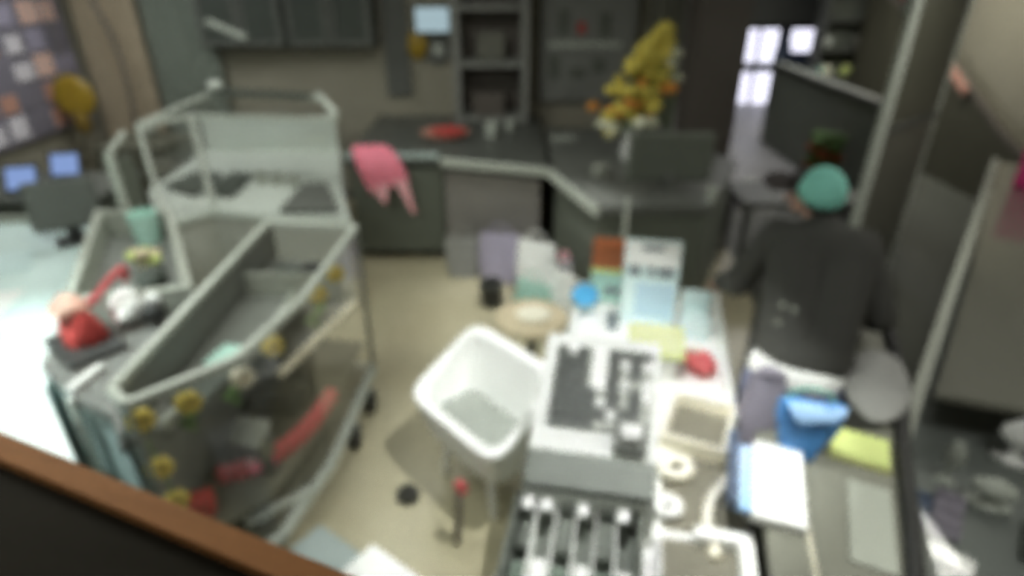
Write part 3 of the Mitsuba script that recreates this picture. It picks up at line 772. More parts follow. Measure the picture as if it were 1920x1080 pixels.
# ================================================================ CHAIR, STOOL, BAGS AND FLOOR THINGS
t = thing('white_chair', 'white plastic tub chair left of the cash desk', 'chair')
def ring(cx, cy, w, d, ang, zf, pw=.30, n=48):
    q = np.linspace(0, 2 * math.pi, n, endpoint=False)
    c, s = np.cos(q), np.sin(q)
    x = w / 2 * np.sign(c) * np.abs(c) ** pw
    y = d / 2 * np.sign(s) * np.abs(s) ** pw
    a = math.radians(ang)
    X, Y = cx + x * math.cos(a) - y * math.sin(a), cy + x * math.sin(a) + y * math.cos(a)
    return np.stack([X, Y, zf(x / (w / 2), y / (d / 2))], -1)
def loft(rings, closed=False):
    n = len(rings[0]); V = np.vstack(rings); F = []
    m = len(rings)
    for i in range(m if closed else m - 1):
        for j in range(n):
            a, b = i * n + j, i * n + (j + 1) % n
            c, d = ((i + 1) % m) * n + j, ((i + 1) % m) * n + (j + 1) % n
            F += [[a, b, d], [a, d, c]]
    return trimesh.Trimesh(V, F, process=False)
CX, CY, CA = -.14, 2.45, -48.0
top = lambda x, y: .65 + .145 * np.clip(y * .9, -1, 1)
sh = loft([ring(CX, CY, .44, .30, CA, lambda x, y: 0 * x + .24), ring(CX, CY, .58, .36, CA, lambda x, y: 0 * x + .30), ring(CX, CY, .70, .46, CA, lambda x, y: top(x, y) - .03),
           ring(CX, CY, .71, .47, CA, lambda x, y: top(x, y)), ring(CX, CY, .60, .36, CA, lambda x, y: top(x, y) + .006), ring(CX, CY, .57, .33, CA, lambda x, y: top(x, y) - .02),
           ring(CX - .01, CY - .01, .52, .29, CA, lambda x, y: 0 * x + .40), ring(CX - .01, CY - .01, .47, .25, CA, lambda x, y: 0 * x + .36)], closed=True)
add('shell', sh, 'whiteplastic', t, smooth=50)
cu = loft([ring(CX - .01, CY - .01, .48, .26, CA, lambda x, y: 0 * x + .385), ring(CX - .01, CY - .01, .52, .29, CA, lambda x, y: 0 * x + .41), ring(CX - .01, CY - .01, .49, .27, CA, lambda x, y: 0 * x + .43), ring(CX, CY, .002, .002, CA, lambda x, y: 0 * x + .435)])
add('seat', cu, 'chairseat', t, smooth=50)
for sx in (-1, 1):
    for sy in (-1, 1):
        a = math.radians(CA)
        lx, ly = sx * .17, sy * .11
        fx, fy = sx * .21, sy * .12
        p = (CX + lx * math.cos(a) - ly * math.sin(a), CY + lx * math.sin(a) + ly * math.cos(a), .27)
        q = (CX + fx * math.cos(a) - fy * math.sin(a), CY + fx * math.sin(a) + fy * math.cos(a), 0)
        add('leg', tube([p, q], [.026, .018], 10), 'whiteplastic', t)
t = thing('hanging_tag', 'small red tag with a brown strip hanging by the white chair', 'tag')
add('tag', place(box(.06, .04, .06, .008), (-.235, 2.06, .34), rz=-44), 'red', t)
add('strip', tube([(-.245, 2.04, .34), (-.25, 2.05, .18), (-.27, 2.06, .004)], .016), 'darkbrown', t)

t = thing('round_stool', 'round beige stool with a cream top between chair and bags', 'stool')
sx_, sy_ = .13, 3.42
add('seat', place(lathe([[0, 0], [.21, 0], [.235, .02], [.235, .05], [.20, .075], [0, .085]], 36), (sx_, sy_, .42)), 'beige', t, smooth=40)
add('cushion', place(lathe([[0, 0], [.10, 0], [.115, .012], [.09, .028], [0, .034]], 30), (sx_ + .01, sy_ - .03, .50)), 'cream', t, smooth=40)
add('column', place(lathe([[0, 0], [.03, 0], [.03, .36], [0, .36]]), (sx_, sy_, .06)), 'charcoal', t)
add('foot_disc', place(lathe([[0, 0], [.17, 0], [.16, .03], [.04, .06], [0, .06]], 30), (sx_, sy_, 0)), 'beige', t)

t = thing('waste_bin', 'small black bin on the floor below the lilac bag', 'bin')
add('body', place(lathe([[0, 0], [.075, 0], [.095, .20], [.085, .20], [.068, .01], [0, .01]]), (-.17, 4.42, 0)), 'black', t)
add('rim', place(trimesh.creation.torus(.091, .008, 24, 8), (-.17, 4.42, .20)), 'charcoal', t)

def shopping_bag(x, y, w, d, h, rz, m, label, hm='white'):
    t = thing('shopping_bag', label, 'bag')
    add('body', place(pouch(w, w * 1.08, d, h, x * 9), (x, y, 0), rz=rz), m, t, smooth=45)
    c, s = math.cos(math.radians(rz)), math.sin(math.radians(rz))
    loop = [(-w * .22, 0, h - .01), (-w * .2, 0, h + .07), (w * .2, 0, h + .07), (w * .22, 0, h - .01)]
    add('handle', tube(spline([(x + a * c, y + a * s, z) for a, b, z in loop], 14), .007), hm, t, smooth=True)
shopping_bag(-.42, 4.98, .30, .18, .36, 5, 'greybag', 'grey shopping bag against the steel panel of the back counter', 'greybag')
shopping_bag(-.10, 4.86, .32, .16, .44, -8, 'lilac', 'lilac shopping bag on the floor before the steel panel', 'lilac')
shopping_bag(.20, 4.52, .30, .18, .52, -25, 'white', 'tall white shopping bag between the lilac bag and the desk')
shopping_bag(.16, 4.08, .26, .16, .38, -35, 'mint', 'mint shopping bag before the tall white bag', 'mint')
shopping_bag(.10, 3.92, .22, .06, .30, -40, 'teal', 'dull teal shopping bag nearest to the round stool', 'teal')
shopping_bag(.38, 4.00, .24, .16, .50, -50, 'white', 'white shopping bag close to the far end of the cash desk')
solo('pink_ribbon', place(trimesh.creation.torus(.035, .012, 20, 8), (.40, 4.28, .50), rx=70), 'pinkpale', 'pink ribbon loop on the white bag by the desk', 'ribbon', smooth=True)
solo('ribbon_carton', place(box(.10, .08, .46, .006), (.42, 4.32, 0), rz=-30), 'lilacdark', 'narrow dark lilac carton behind the white bags', 'carton')

t = thing('black_stopper', 'small black round rubber stopper on the open floor', 'stopper')
add('disc', place(lathe([[0, 0], [.058, 0], [.06, .02], [.045, .045], [0, .05]]), (-.55, 2.35, 0)), 'rubber', t)
add('knob', place(lathe([[0, 0], [.018, 0], [.015, .02], [0, .022]]), (-.55, 2.35, .05)), 'rubber', t)

t = thing('white_floor_carton', 'white carton on the floor beside the tall brown cabinet', 'carton')
add('body', place(box(.40, .30, .28, .006), (-.53, 1.59, 0), rz=-36), 'white', t)
add('flap', place(box(.38, .10, .008, .002), (-.50, 1.63, .28), rz=-36), 'white', t)
t = thing('grey_crate', 'grey flat crate on the floor at the foot of the trolley showcase', 'crate')
add('body', place(box(.28, .20, .16, .01), (-.84, 1.84, 0), rz=-36), 'bluegrey', t)
add('rim', place(box(.30, .22, .03, .006), (-.84, 1.84, .15), rz=-36), 'slate', t)

# ================================================================ TROLLEY SHOWCASE (front left, on casters)
t = thing('trolley_showcase', 'glass showcase on casters with pale metal frame, front left', 'showcase')
P = [(-.90, 3.28), (-.95, 2.42), (-1.06, 1.95), (-1.33, 1.68), (-1.43, 1.76), (-1.43, 3.36)]
ZT, ZB = 1.15, .15
def ringbars(poly, z, w, h, closed=True):
    q = poly + [poly[0]] if closed else poly
    return cat(*[bar((*a, z), (*b, z), w, h) for a, b in zip(q, q[1:])])
add('base', prism(P, ZB, ZB + .035), 'olivedark', t)
add('top_frame', ringbars(P, ZT, .034, .034), 'frame', t, label='pale metal top frame')
add('bottom_frame', ringbars(P, ZB + .015, .045, .045), 'frame', t, label='pale metal bottom frame')
for q, w in ((P[0], .024), (P[3], .014), (P[5], .028)):
    add('post', bar((*q, ZB), (*q, ZT), w), 'greydeck', t)
for a, b in zip(P[:4], P[1:5]):
    add('pane', pane(a, b, ZB + .035, ZT - .02), 'glass', t, smooth=False)
add('back_panel', bar((*P[4], .65), (*P[5], .65), .015, 1.0), 'greydeck', t)
add('end_pane', pane(P[5], P[0], ZB + .035, ZT - .02), 'glass', t, smooth=False)
PI_ = shrink(P, .02)
add('upper_deck', prism([(-1.17, 3.25), (-1.15, 2.4), (-1.22, 2.05), (-1.33, 1.80), (-1.41, 1.80), (-1.41, 3.3)], .93, .945), 'greydeck', t)
add('deck_edge', cat(bar((-1.165, 3.25, .94), (-1.15, 2.42, .94), .02, .05), bar((-1.15, 2.42, .94), (-1.33, 1.82, .94), .02, .05)), 'frame', t)
add('deck_divider', bar((-1.40, 2.86, 1.0), (-1.0, 2.86, 1.0), .012, .14), 'palegrey', t)
add('middle_shelf', prism([(-.96, 3.2), (-1.16, 2.48), (-1.41, 2.48), (-1.41, 3.2)], .69, .705), 'greydeck', t)
add('middle_rail', bar((-.94, 3.20, .70), (-1.15, 2.47, .70), .035, .035), 'cream', t, label='cream shelf rail')
add('lower_shelf', prism(shrink(P, .03), .37, .385), 'olivedark', t)
for q in ((-.88, 3.06), (-.905, 2.74), (-1.40, 3.25), (-1.12, 2.0), (-1.38, 1.82)):
    c = add('caster', place(place(lathe([[0, -.02], [.05, -.02], [.058, -.01], [.058, .01], [.05, .02], [0, .02]], 24), ry=90), (*q, .058)), 'rubber', t, smooth=40)
    add('fork', cat(span(q[0] - .032, q[0] - .024, q[1] - .02, q[1] + .02, .05, .14, .002), span(q[0] + .024, q[0] + .032, q[1] - .02, q[1] + .02, .05, .14, .002), span(q[0] - .032, q[0] + .032, q[1] - .022, q[1] + .022, .135, .15, .002)), 'charcoal', c)

# yellow rosettes along the upper edge
ros = [(-.92, 2.93, 1.04), (-.94, 2.69, 1.04), (-1.01, 2.19, 1.04), (-1.06, 1.96, 1.04), (-1.21, 1.80, 1.04), (-1.34, 1.70, 1.04), (-1.34, 1.71, .80), (-1.33, 1.72, .62)]
for k, (x, y, z) in enumerate(ros):
    r = thing('yellow_rosette', ['yellow rosette at the far end of the trolley showcase', 'yellow rosette, second from the far end of the trolley showcase', 'yellow rosette in the middle of the trolley showcase front', 'yellow rosette left of the pale lower card', 'pale yellow rosette near the angled corner of the showcase', 'large yellow rosette at the near top corner of the showcase', 'yellow rosette halfway down the near end of the showcase', 'lowest yellow rosette at the near end of the showcase'][k], 'rosette')
    dx, dy = np.array([-1.3, 2.5]) - [x, y]
    L = math.hypot(dx, dy)
    ox, oy = x + dx / L * .03, y + dy / L * .03
    for j in range(7):
        a = j * 2 * math.pi / 7
        add('petal', place(blob((.026, .018, .026), j, .05, sub=1), (ox + .026 * math.cos(a) * .8, oy + .026 * math.cos(a) * .6, z + .026 * math.sin(a))), 'yellow' if k != 3 else 'cream', r, smooth=True)
    add('centre', place(blob((.022, .022, .022), 3, .05, sub=2), (ox, oy, z)), 'gold', r, smooth=True)
    add('ribbon', tube([(ox, oy, z + .02), (x - (x - ox) * .5, y - (y - oy) * .5, min(ZT - .02, z + .15))], .004, 6), 'leaf', r)
# green sprays between them
for k, (x, y, z) in enumerate(((-.975, 2.60, .93), (-1.14, 1.99, .93), (-1.27, 1.86, .90))):
    r = thing('green_spray', ['green leaf spray at the middle of the showcase front', 'green leaf spray at the angled corner of the showcase', 'green leaf spray at the near top corner of the showcase'][k], 'leaf spray')
    for j in range(6):
        lf = trimesh.creation.icosphere(subdivisions=1); lf.vertices *= [.045, .015, .004]
        add('leaf', place(lf, (x - .03 + .01 * j, y + .05 + .012 * (j % 3), z + .02 * (j - 2)), rz=j * 60, ry=30), 'leaf', r, smooth=True)
    add('stem', tube([(x - .01, y + .06, z - .06), (x - .005, y + .06, z + .10)], .004, 6), 'leaf', r)
# cards and boxes inside
solo('mint_card', place(box(.13, .16, .02, .004), (-1.265, 2.26, .946), rz=-12), 'mint', 'pale mint card on the upper deck of the trolley showcase', 'card')
solo('black_tag', place(box(.09, .07, .05, .01), (-1.13, 3.12, .946), rz=15), 'black', 'small black box at the far end of the upper deck', 'box')
solo('dark_tray', place(box(.16, .20, .02, .004), (-1.28, 2.03, .946), rz=-12), 'darktray', 'dark tray under the top glass near the mint card', 'tray')
solo('dark_tray', place(box(.14, .26, .03, .004), (-1.26, 3.02, .946), rz=0), 'darktray', 'dark tray at the far end of the upper deck', 'tray')
t2 = thing('pale_card', 'pale card standing on the lower shelf of the trolley showcase', 'card')
add('sheet', place(place(box(.17, .13, .008, .002), rx=35), (-1.20, 2.17, .60), rz=-16), 'palegrey', t2)
add('stand', place(box(.14, .08, .17, .004), (-1.20, 2.19, .386), rz=-16), 'darkgreen', t2)
rb = spline([(-.985, 2.66, 0), (-1.0, 2.56, 0), (-1.06, 2.34, 0), (-1.18, 2.17, 0), (-1.32, 2.09, 0)], 12)
for k in range(12):
    q = rb[k]
    dq = rb[min(k + 1, 11)] - rb[max(k - 1, 0)]
    t2 = thing('red_gift_box', 'small ' + ('pink' if k in (8, 9) else 'red') + ' gift box in the curved lower row, ' + ['first', 'second', 'third', 'fourth', 'fifth', 'sixth', 'seventh', 'eighth', 'ninth', 'tenth', 'eleventh', 'last'][k] + ' from the far end', 'gift box', ('pink' if k in (8, 9) else 'red') + ' gift boxes in the curved row')
    add('box', place(box(.062, .058, .055, .005), (q[0], q[1], .385), rz=math.degrees(math.atan2(dq[1], dq[0]))), 'pink' if k in (8, 9) else 'red', t2)
    add('lid', place(box(.065, .061, .014, .003), (q[0], q[1], .44), rz=math.degrees(math.atan2(dq[1], dq[0]))), 'pinkpale' if k == 9 else 'red', t2)
solo('rust_box', place(box(.09, .09, .10, .006), (-1.335, 1.90, .385), rz=20), 'redbag', 'rust red box at the near end of the lower shelf', 'box')
solo('silver_roll', place(place(trimesh.creation.cylinder(.025, .34, sections=16), ry=90), (-1.10, 2.10, .21), rz=-140), 'frame', 'pale silver roll on the floor of the trolley showcase', 'roll', smooth=True)
for k, (x, y) in enumerate(((-1.2, 2.3), (-1.15, 2.62))):
    solo('dark_case', place(box(.20, .18, .10, .01), (x, y, ZB + .036), rz=-8), 'darktray', ['dark case on the base of the trolley showcase, near its corner', 'dark case on the base of the trolley showcase, further back'][k], 'case')
solo('dark_case', place(box(.22, .24, .12, .01), (-1.24, 2.66, .386), rz=-3), 'darktray', 'dark case behind the row of red gift boxes', 'case')

# ================================================================ BACK-LEFT GLASS COUNTER
t = thing('corner_showcase', 'pale glass showcase with white posts at the back left', 'showcase')
Q = [(-2.60, 4.22), (-2.34, 4.50), (-1.90, 4.38), (-1.22, 4.34), (-1.52, 5.2), (-1.78, 6.3), (-3.2, 6.3), (-3.1, 5.0)]
add('base', prism(shrink(Q, .03), .05, .74), 'greypanel', t)
add('plinth', prism(shrink(Q, .07), 0, .05), 'charcoal', t)
add('deck', prism(Q, .74, .78), 'paledeck', t)
add('back_panel', bar((-3.15, 6.28, .95), (-1.80, 6.28, .95), .02, .34), 'paledeck', t)
HZ = 1.50
Q2 = [(-2.35, 4.56), (-1.26, 4.42), (-1.57, 5.22), (-2.60, 5.46), (-2.585, 4.27)]
add('top_frame', ringbars(Q2, HZ, .032, .032), 'frame', t, label='pale top frame')
for q in (Q2[0], Q2[4]):
    add('post', bar((*q, .78), (*q, HZ), .042 if q == Q2[0] else .028), 'whiteframe', t)
for a, b in zip(Q2, Q2[1:] + Q2[:1]):
    add('pane', pane(a, b, .78, HZ - .015), 'glass', t, smooth=False)
solo('display_tray', prism([(-2.98, 5.05), (-2.62, 4.82), (-2.62, 5.36), (-2.86, 5.45)], .78, .82), 'darktray', 'dark flat tray left of the white post in the corner showcase', 'tray')
solo('display_tray', prism([(-2.56, 4.86), (-2.30, 4.82), (-2.34, 5.36), (-2.54, 5.40)], .78, .82), 'darktray', 'dark flat tray right of the white post in the corner showcase', 'tray')
solo('display_tray', prism([(-1.79, 4.46), (-1.34, 4.46), (-1.60, 5.1), (-1.80, 5.1)], .78, .82), 'charcoal', 'dark narrow tray at the right end of the corner showcase', 'tray')
for k in range(3):
    cup(-2.2 + .15 * k, 5.2 - .04 * k, .78, ['left', 'middle', 'right'][k] + ' pale cup of three at the back of the corner showcase', .05, .09, 'palegrey')
solo('top_strip', prism([(-2.50, 5.30), (-1.70, 5.14), (-1.66, 5.24), (-2.50, 5.42)], 1.517, 1.545), 'darktray', 'dark strip lying on the rear top frame of the corner showcase', 'strip')
solo('white_bar', bar((-1.60, 5.20, 1.54), (-1.26, 4.46, 1.54), .045, .04), 'frame', 'pale bar lying on the right top frame of the corner showcase', 'bar')
solo('white_bundle', place(blob((.07, .06, .04), 2, .1), (-2.50, 5.37, 1.58)), 'frame', 'small pale bundle on the rear corner of the showcase frame', 'bundle')
t = thing('side_screen', 'glass side screen with a pale post left of the corner showcase', 'glass screen')
add('post', bar((-2.66, 3.98, 0), (-2.66, 3.98, 1.38), .045), 'frame', t)
add('top_bar', bar((-2.66, 3.98, 1.38), (-2.63, 4.17, 1.48), .03), 'frame', t)
add('dark_panel', bar((-2.655, 4.01, .70), (-2.63, 4.16, .70), .02, 1.26), 'darkgreen', t)

# ================================================================ LEFT GREY CASE AND NEAR CABINET
t = thing('grey_case', 'grey open topped display case left of the trolley showcase', 'showcase')
G = [(-1.62, 2.75), (-2.27, 3.86), (-2.78, 3.86), (-2.20, 2.62)]
add('body', prism(shrink(G, .01), .05, .86), 'greypanel', t)
add('plinth', prism(shrink(G, .05), 0, .05), 'charcoal', t)
add('deck', prism(G, .86, .88), 'greydeck', t)
gr = trimesh.creation.extrude_polygon(Polygon(G, [shrink(G, .045)]), .16, engine='earcut')
gr.apply_translation([0, 0, .88])
add('rim_wall', gr, 'palegrey', t)
t = thing('near_cabinet', 'grey cabinet with dark top at the near left, before the grey case', 'cabinet')
K = [(-1.46, 1.74), (-1.60, 1.93), (-1.83, 2.04), (-2.10, 2.26), (-2.24, 2.58), (-1.62, 2.70), (-1.46, 2.50)]
add('body', prism(shrink(K, .015), .05, .86), 'slate', t)
add('plinth', prism(shrink(K, .05), 0, .05), 'charcoal', t)
add('worktop', prism(K, .86, .90), 'taupedark', t)
add('edge_strip', bar((-1.835, 2.03, .05), (-1.835, 2.03, .90), .03), 'whiteframe', t, label='white corner strip')
add('gap_strip', bar((-1.475, 1.78, .915), (-1.475, 2.5, .915), .025, .03), 'charcoal', t)
solo('white_handle_bar', bar((-1.85, 2.06, .915), (-1.82, 2.24, .915), .035, .03), 'white', 'short white bar on the near corner of the grey cabinet', 'bar')
solo('black_mat', place(box(.34, .24, .03, .006), (-2.0, 2.42, .90), rz=-40), 'black', 'black mat under the red gift bag', 'mat')
t = thing('red_gift_bag', 'red gift bag with salmon top at the left on the grey cabinet', 'bag')
add('body', place(pouch(.23, .20, .18, .15, 2), (-2.03, 2.47, .93), rz=-40), 'redbag', t, smooth=45)
add('top', place(pouch(.19, .17, .15, .05, 5), (-2.06, 2.475, 1.075), rz=-40), 'salmon', t, smooth=45, label='salmon coloured top')
add('handle', tube(spline([(-1.99, 2.50, 1.08), (-1.94, 2.60, 1.14), (-1.91, 2.70, 1.17), (-1.93, 2.72, 1.10)], 16), .02), 'red', t, smooth=True)
t = thing('crumpled_package', 'white crumpled package with a black end beside the red bag', 'package')
add('body', place(blob((.075, .13, .08), 3, .15), (-1.93, 2.67, .98), rz=25), 'white', t)
add('black_end', place(blob((.055, .05, .05), 6, .1), (-1.76, 2.60, .98)), 'black', t, label='black end')
add('corner', place(blob((.05, .04, .04), 7, .15), (-1.82, 2.72, 1.0)), 'white', t)
solo('dark_pouch', place(blob((.07, .10, .05), 9, .12), (-2.03, 3.08, .93)), 'darktray', 'dark pouch inside the grey case', 'pouch')
t = thing('beige_posy', 'small beige flower posy in the grey case', 'flowers')
for k in range(6):
    add('blossom', place(petal_ball(.04, k), (-2.15 + .05 * math.cos(k * 1.05), 3.25 + .06 * math.sin(k * 1.05), .96 + .012 * k)), 'beige' if k % 2 else 'lime', t, smooth=True)
add('wrap', place(lathe([[0, 0], [.03, 0], [.06, .07], [.05, .07], [0, .02]]), (-2.15, 3.25, .88)), 'cream', t)
cup(-2.38, 3.70, .88, 'mint white cup at the far end of the grey case', .09, .20, 'mint')
solo('white_wrap', place(blob((.06, .05, .045), 4, .1), (-1.86, 2.86, .93)), 'frame', 'pale wrapped lump at the near end of the grey case', 'package')

# ================================================================ LEFT BRIGHT COUNTER
t = thing('bright_counter', 'bright white counter along the left edge', 'counter')
W = [(-1.50, 1.58), (-2.15, 2.28), (-2.29, 2.62), (-2.82, 3.88), (-3.20, 4.35), (-4.55, 4.35), (-4.55, .95), (-1.50, .95)]
add('body', prism(shrink(W, .03), .05, .72), 'lightcyan', t)
add('plinth', prism(shrink(W, .07), 0, .05), 'charcoal', t)
add('worktop', prism(W, .72, .76), 'counterwhite', t)
add('rear_rail', bar((-3.22, 4.34, .78), (-4.5, 4.34, .78), .04, .05), 'palegrey', t)
for k, (x, y, w, d, rz, m, lb) in enumerate(((-2.62, 2.26, .24, .32, 20, 'white', 'white sheet at the near corner of the bright counter'), (-2.75, 2.62, .22, .30, 35, 'mint', 'mint sheet between the red bag and the frame edge'),
                                        (-3.0, 3.05, .26, .34, 15, 'white', 'white sheet in the middle of the bright counter'), (-3.3, 3.6, .30, .36, 30, 'lightcyan', 'pale cyan sheet further back on the bright counter'),
                                        (-2.50, 1.95, .20, .26, 45, 'whiteflower', 'cream sheet nearest to the brown cabinet'))):
    solo('paper_sheet', place(sheet(w, d, k, .012), (x, y, .761), rz=rz), m, lb, 'paper')
for k, (x, y, m) in enumerate(((-2.62, 2.18, 'teal'), (-2.42, 2.14, 'palegrey'))):
    solo('small_charm', place(blob((.035, .045, .015), k, .15), (x, y, .79)), m, ['dull green charm on the white sheet', 'grey charm at the edge of the bright counter'][k], 'charm')
# black monitor on the counter
t = thing('black_monitor', 'black monitor seen from behind on the left counter', 'monitor')
add('housing', place(place(box(.42, .05, .34, .02), rx=-10), (-3.08, 3.98, .86), rz=32), 'charcoal', t)
add('neck', place(box(.08, .06, .12, .01), (-3.08, 4.0, .76), rz=32), 'black', t)
add('foot', place(box(.22, .18, .015, .004), (-3.08, 3.98, .76), rz=32), 'black', t)
# two blue tablets behind
t = thing('dark_shelf', 'dark low shelf carrying two blue lit tablets at the left edge', 'shelf')
add('top', span(-4.55, -3.20, 4.44, 5.15, .86, .90), 'charcoal', t)
add('body', span(-4.5, -3.25, 4.5, 5.1, 0, .86), 'darkgreen', t)
for k, (x, y, rz) in enumerate(((-3.80, 4.56, 15), (-3.70, 4.93, 12))):
    t = thing('blue_tablet', ['blue lit tablet at the left edge of the frame', 'blue lit tablet, right one of two on the dark shelf'][k], 'tablet')
    add('housing', place(place(box(.24, .02, .22, .006), rx=-28), (x, y, .915), rz=rz), 'black', t)
    add('screen', place(place(place(box(.20, .004, .17, .001), (0, -.013, .025)), rx=-28), (x, y, .915), rz=rz), 'screen', t, emitter={'type': 'area', 'radiance': {'type': 'rgb', 'value': [.22, .33, .62]}})
    add('foot', place(box(.14, .14, .016, .004), (x, y + .05, .90), rz=rz), 'black', t)
# card wall on the left
t = thing('card_board', 'dark board with rows of pale pink and white cards on the left wall', 'card board')
add('board', span(-4.59, -4.54, 5.2, 6.75, 1.0, 2.5), 'lilacdark', t)
cr = random.Random(3)
for i in range(5):
    for j in range(6):
        y0, z0 = 5.27 + i * .295, 1.05 + j * .235
        m = cr.choice(['posterpink', 'posterwhite', 'posterpink', 'posterwhite', 'salmon', 'lilac', 'lilacdark'])
        add('card', span(-4.54, -4.525, y0, y0 + cr.uniform(.16, .25), z0, z0 + cr.uniform(.15, .20), .002), m, t)
t = thing('gold_charm', 'round golden hanging ornament beside the card board', 'ornament')
add('disc', place(lathe([[0, 0], [.17, 0], [.20, .03], [.17, .06], [0, .07]], 30), (-4.28, 6.2, 1.34), rx=90), 'gold', t, smooth=35)
add('tassel', place(blob((.08, .05, .13), 4, .1), (-4.28, 6.17, 1.10)), 'brass', t)
add('cord', tube([(-4.28, 6.19, 1.52), (-4.28, 6.19, 3.0)], .008), 'darkbrown', t)
# curtains on the back wall
def pleats(x0, x1, y, z0, z1, folds, amp):
    n = folds * 8
    xs = np.linspace(x0, x1, n)
    ys = y + amp * np.sin(np.linspace(0, folds * 2 * math.pi, n))
    zs = np.linspace(z0, z1, 6)
    g = np.array([[(x, yy, z) for x, yy in zip(xs, ys)] for z in zs]).reshape(-1, 3)
    f = []
    for i in range(5):
        for j in range(n - 1):
            a = i * n + j
            f += [[a, a + 1, a + n + 1], [a, a + n + 1, a + n]]
    f = np.array(f)
    b = g + [0, .008, 0]
    return trimesh.Trimesh(np.vstack([g, b]), np.vstack([f, f[:, ::-1] + len(g)]), process=False)
t = thing('beige_curtain', 'beige pleated curtain at the left end of the back wall', 'curtain')
add('panel', pleats(-4.5, -3.85, 6.85, .35, 2.6, 6, .03), 'curtain', t, smooth=True)
add('rod', tube([(-4.58, 6.85, 2.62), (-3.82, 6.85, 2.62)], .015), 'brass', t)
t = thing('green_curtain', 'grey green pleated curtain right of the beige curtain', 'curtain')
add('panel', pleats(-3.80, -3.1, 6.88, .35, 2.6, 5, .025), 'curtaingreen', t, smooth=True)
add('rod', tube([(-3.82, 6.88, 2.62), (-3.05, 6.88, 2.62)], .015), 'brass', t)
t = thing('tall_twig', 'thin dark twig standing before the beige curtain', 'branch')
add('stem', tube(spline([(-4.02, 6.55, .0), (-4.0, 6.55, .9), (-3.92, 6.5, 1.5), (-4.05, 6.5, 2.2)], 16), .02), 'darkbrown', t)
add('foot', place(lathe([[0, 0], [.12, 0], [.10, .10], [0, .12]]), (-4.02, 6.55, 0)), 'darkbrown', t)
solo('pale_rosette', place(petal_ball(.07, 3), (-3.66, 6.2, 1.0)), 'palegrey', 'pale rosette on the low ledge before the curtains', 'rosette', smooth=True)
solo('low_ledge', span(-3.98, -3.28, 5.75, 6.35, 0, .95), 'olivedark', 'dark low ledge before the curtains', 'ledge')

# ================================================================ TALL BROWN CABINET BELOW THE CAMERA
t = thing('tall_cabinet', 'tall dark brown wooden cabinet with a lighter edge, front left corner', 'cabinet')
e0, e1 = np.array([-1.30, .90]), np.array([.40, .197])
de = (e1 - e0) / np.linalg.norm(e1 - e0)
ne = np.array([de[1], -de[0]])
if ne[1] > 0: ne = -ne
cc = [tuple(e0 + ne * .02), tuple(e1 + ne * .02), tuple(e1 + ne * .62), tuple(e0 + ne * .62)]
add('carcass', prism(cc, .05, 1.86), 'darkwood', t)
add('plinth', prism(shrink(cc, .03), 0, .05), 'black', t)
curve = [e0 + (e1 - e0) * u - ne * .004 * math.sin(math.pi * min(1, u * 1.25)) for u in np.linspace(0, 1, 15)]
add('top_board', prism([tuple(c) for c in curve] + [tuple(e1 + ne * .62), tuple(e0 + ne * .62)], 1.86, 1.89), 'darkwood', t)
lip = [tuple(c - ne * .008) for c in curve] + [tuple(c + ne * .026) for c in curve[::-1]]
add('edge_lip', prism(lip, 1.862, 1.905), 'wood', t, label='lighter orange brown wooden edge')

# ================================================================ THE PERSON
t = thing('person', 'person in a dark jacket and teal cap leaning forward at the counter', 'person')
HIP = np.array([1.22, 2.14, .95]); CH = np.array([1.40, 2.52, 1.34]); NK = np.array([1.41, 2.63, 1.44]); HD = np.array([1.40, 2.68, 1.56])
side = np.array([.93, -.36, 0]); side /= np.linalg.norm(side)
SL, SR = CH - side * .17 + [0, .06, .03], CH + side * .18 + [0, .06, .03]
EL, WL = np.array([1.10, 2.66, 1.12]), np.array([1.12, 2.90, 1.00])
ER, WR = np.array([1.62, 2.34, 1.12]), np.array([1.66, 2.58, .98])
HL, HR = HIP - side * .095, HIP + side * .095
KL, KR = np.array([1.14, 2.30, .50]), np.array([1.32, 2.22, .50])
AL, AR = np.array([1.10, 2.22, .08]), np.array([1.30, 2.12, .08])
def j(p, r): return (float(p[0]), float(p[1]), float(p[2]), r)
def hand(w, f, down):
    """palm, four unequal fingers and a side thumb at wrist w, pointing along f; down = palm side"""
    f = f / np.linalg.norm(f); s = np.cross(f, down); s /= np.linalg.norm(s); dn = np.cross(s, f)
    ch = [[j(w, .026), j(w + f * .03 + s * .0, .028)]]
    for k, (o, L) in enumerate(((-.030, .062), (-.010, .074), (.010, .080), (.030, .070))):
        b = w + f * .085 + s * o
        ch.append([j(w + f * .02 + s * o * .7, .016), j(b, .0115)])
        m_ = b + f * L * .5 - dn * -.006
        e_ = b + f * L * .85 + dn * .024
        ch.append([j(b, .0105), j(m_, .0095), j(e_, .008)])
    b = w + f * .03 + s * .032
    ch.append([j(b, .013), j(b + f * .03 + s * .028 + dn * .01, .0105), j(b + f * .06 + s * .032 + dn * .02, .009)])
    return ch
FL = np.array([.25, 1, -.75]); FR = np.array([0, 1, -.5])
skin = [[j(CH, .09), j(NK, .058), j(HD - [0, .02, .06], .06)], [j(HD + [0, -.01, .02], .088), j(HD + [-.01, .02, -.03], .075)],
        [j(HD + [-.045, .06, -.07], .040), j(HD + [0, .01, -.01], .07)], [j(HD + [-.075, .07, -.02], .012), j(HD + [-.098, .085, -.045], .014)],
        [j(CH, .09), j(HIP, .07)], [j(CH, .08), j(SL, .05), j(EL, .042), j(WL, .028)], [j(CH, .08), j(SR, .05), j(ER, .042), j(WR, .028)],
        [j(HIP - [0, 0, .05], .06), j(HL - [0, 0, .05], .065), j(KL, .055), j(AL, .04)], [j(HIP - [0, 0, .05], .06), j(HR - [0, 0, .05], .065), j(KR, .055), j(AR, .04)]]
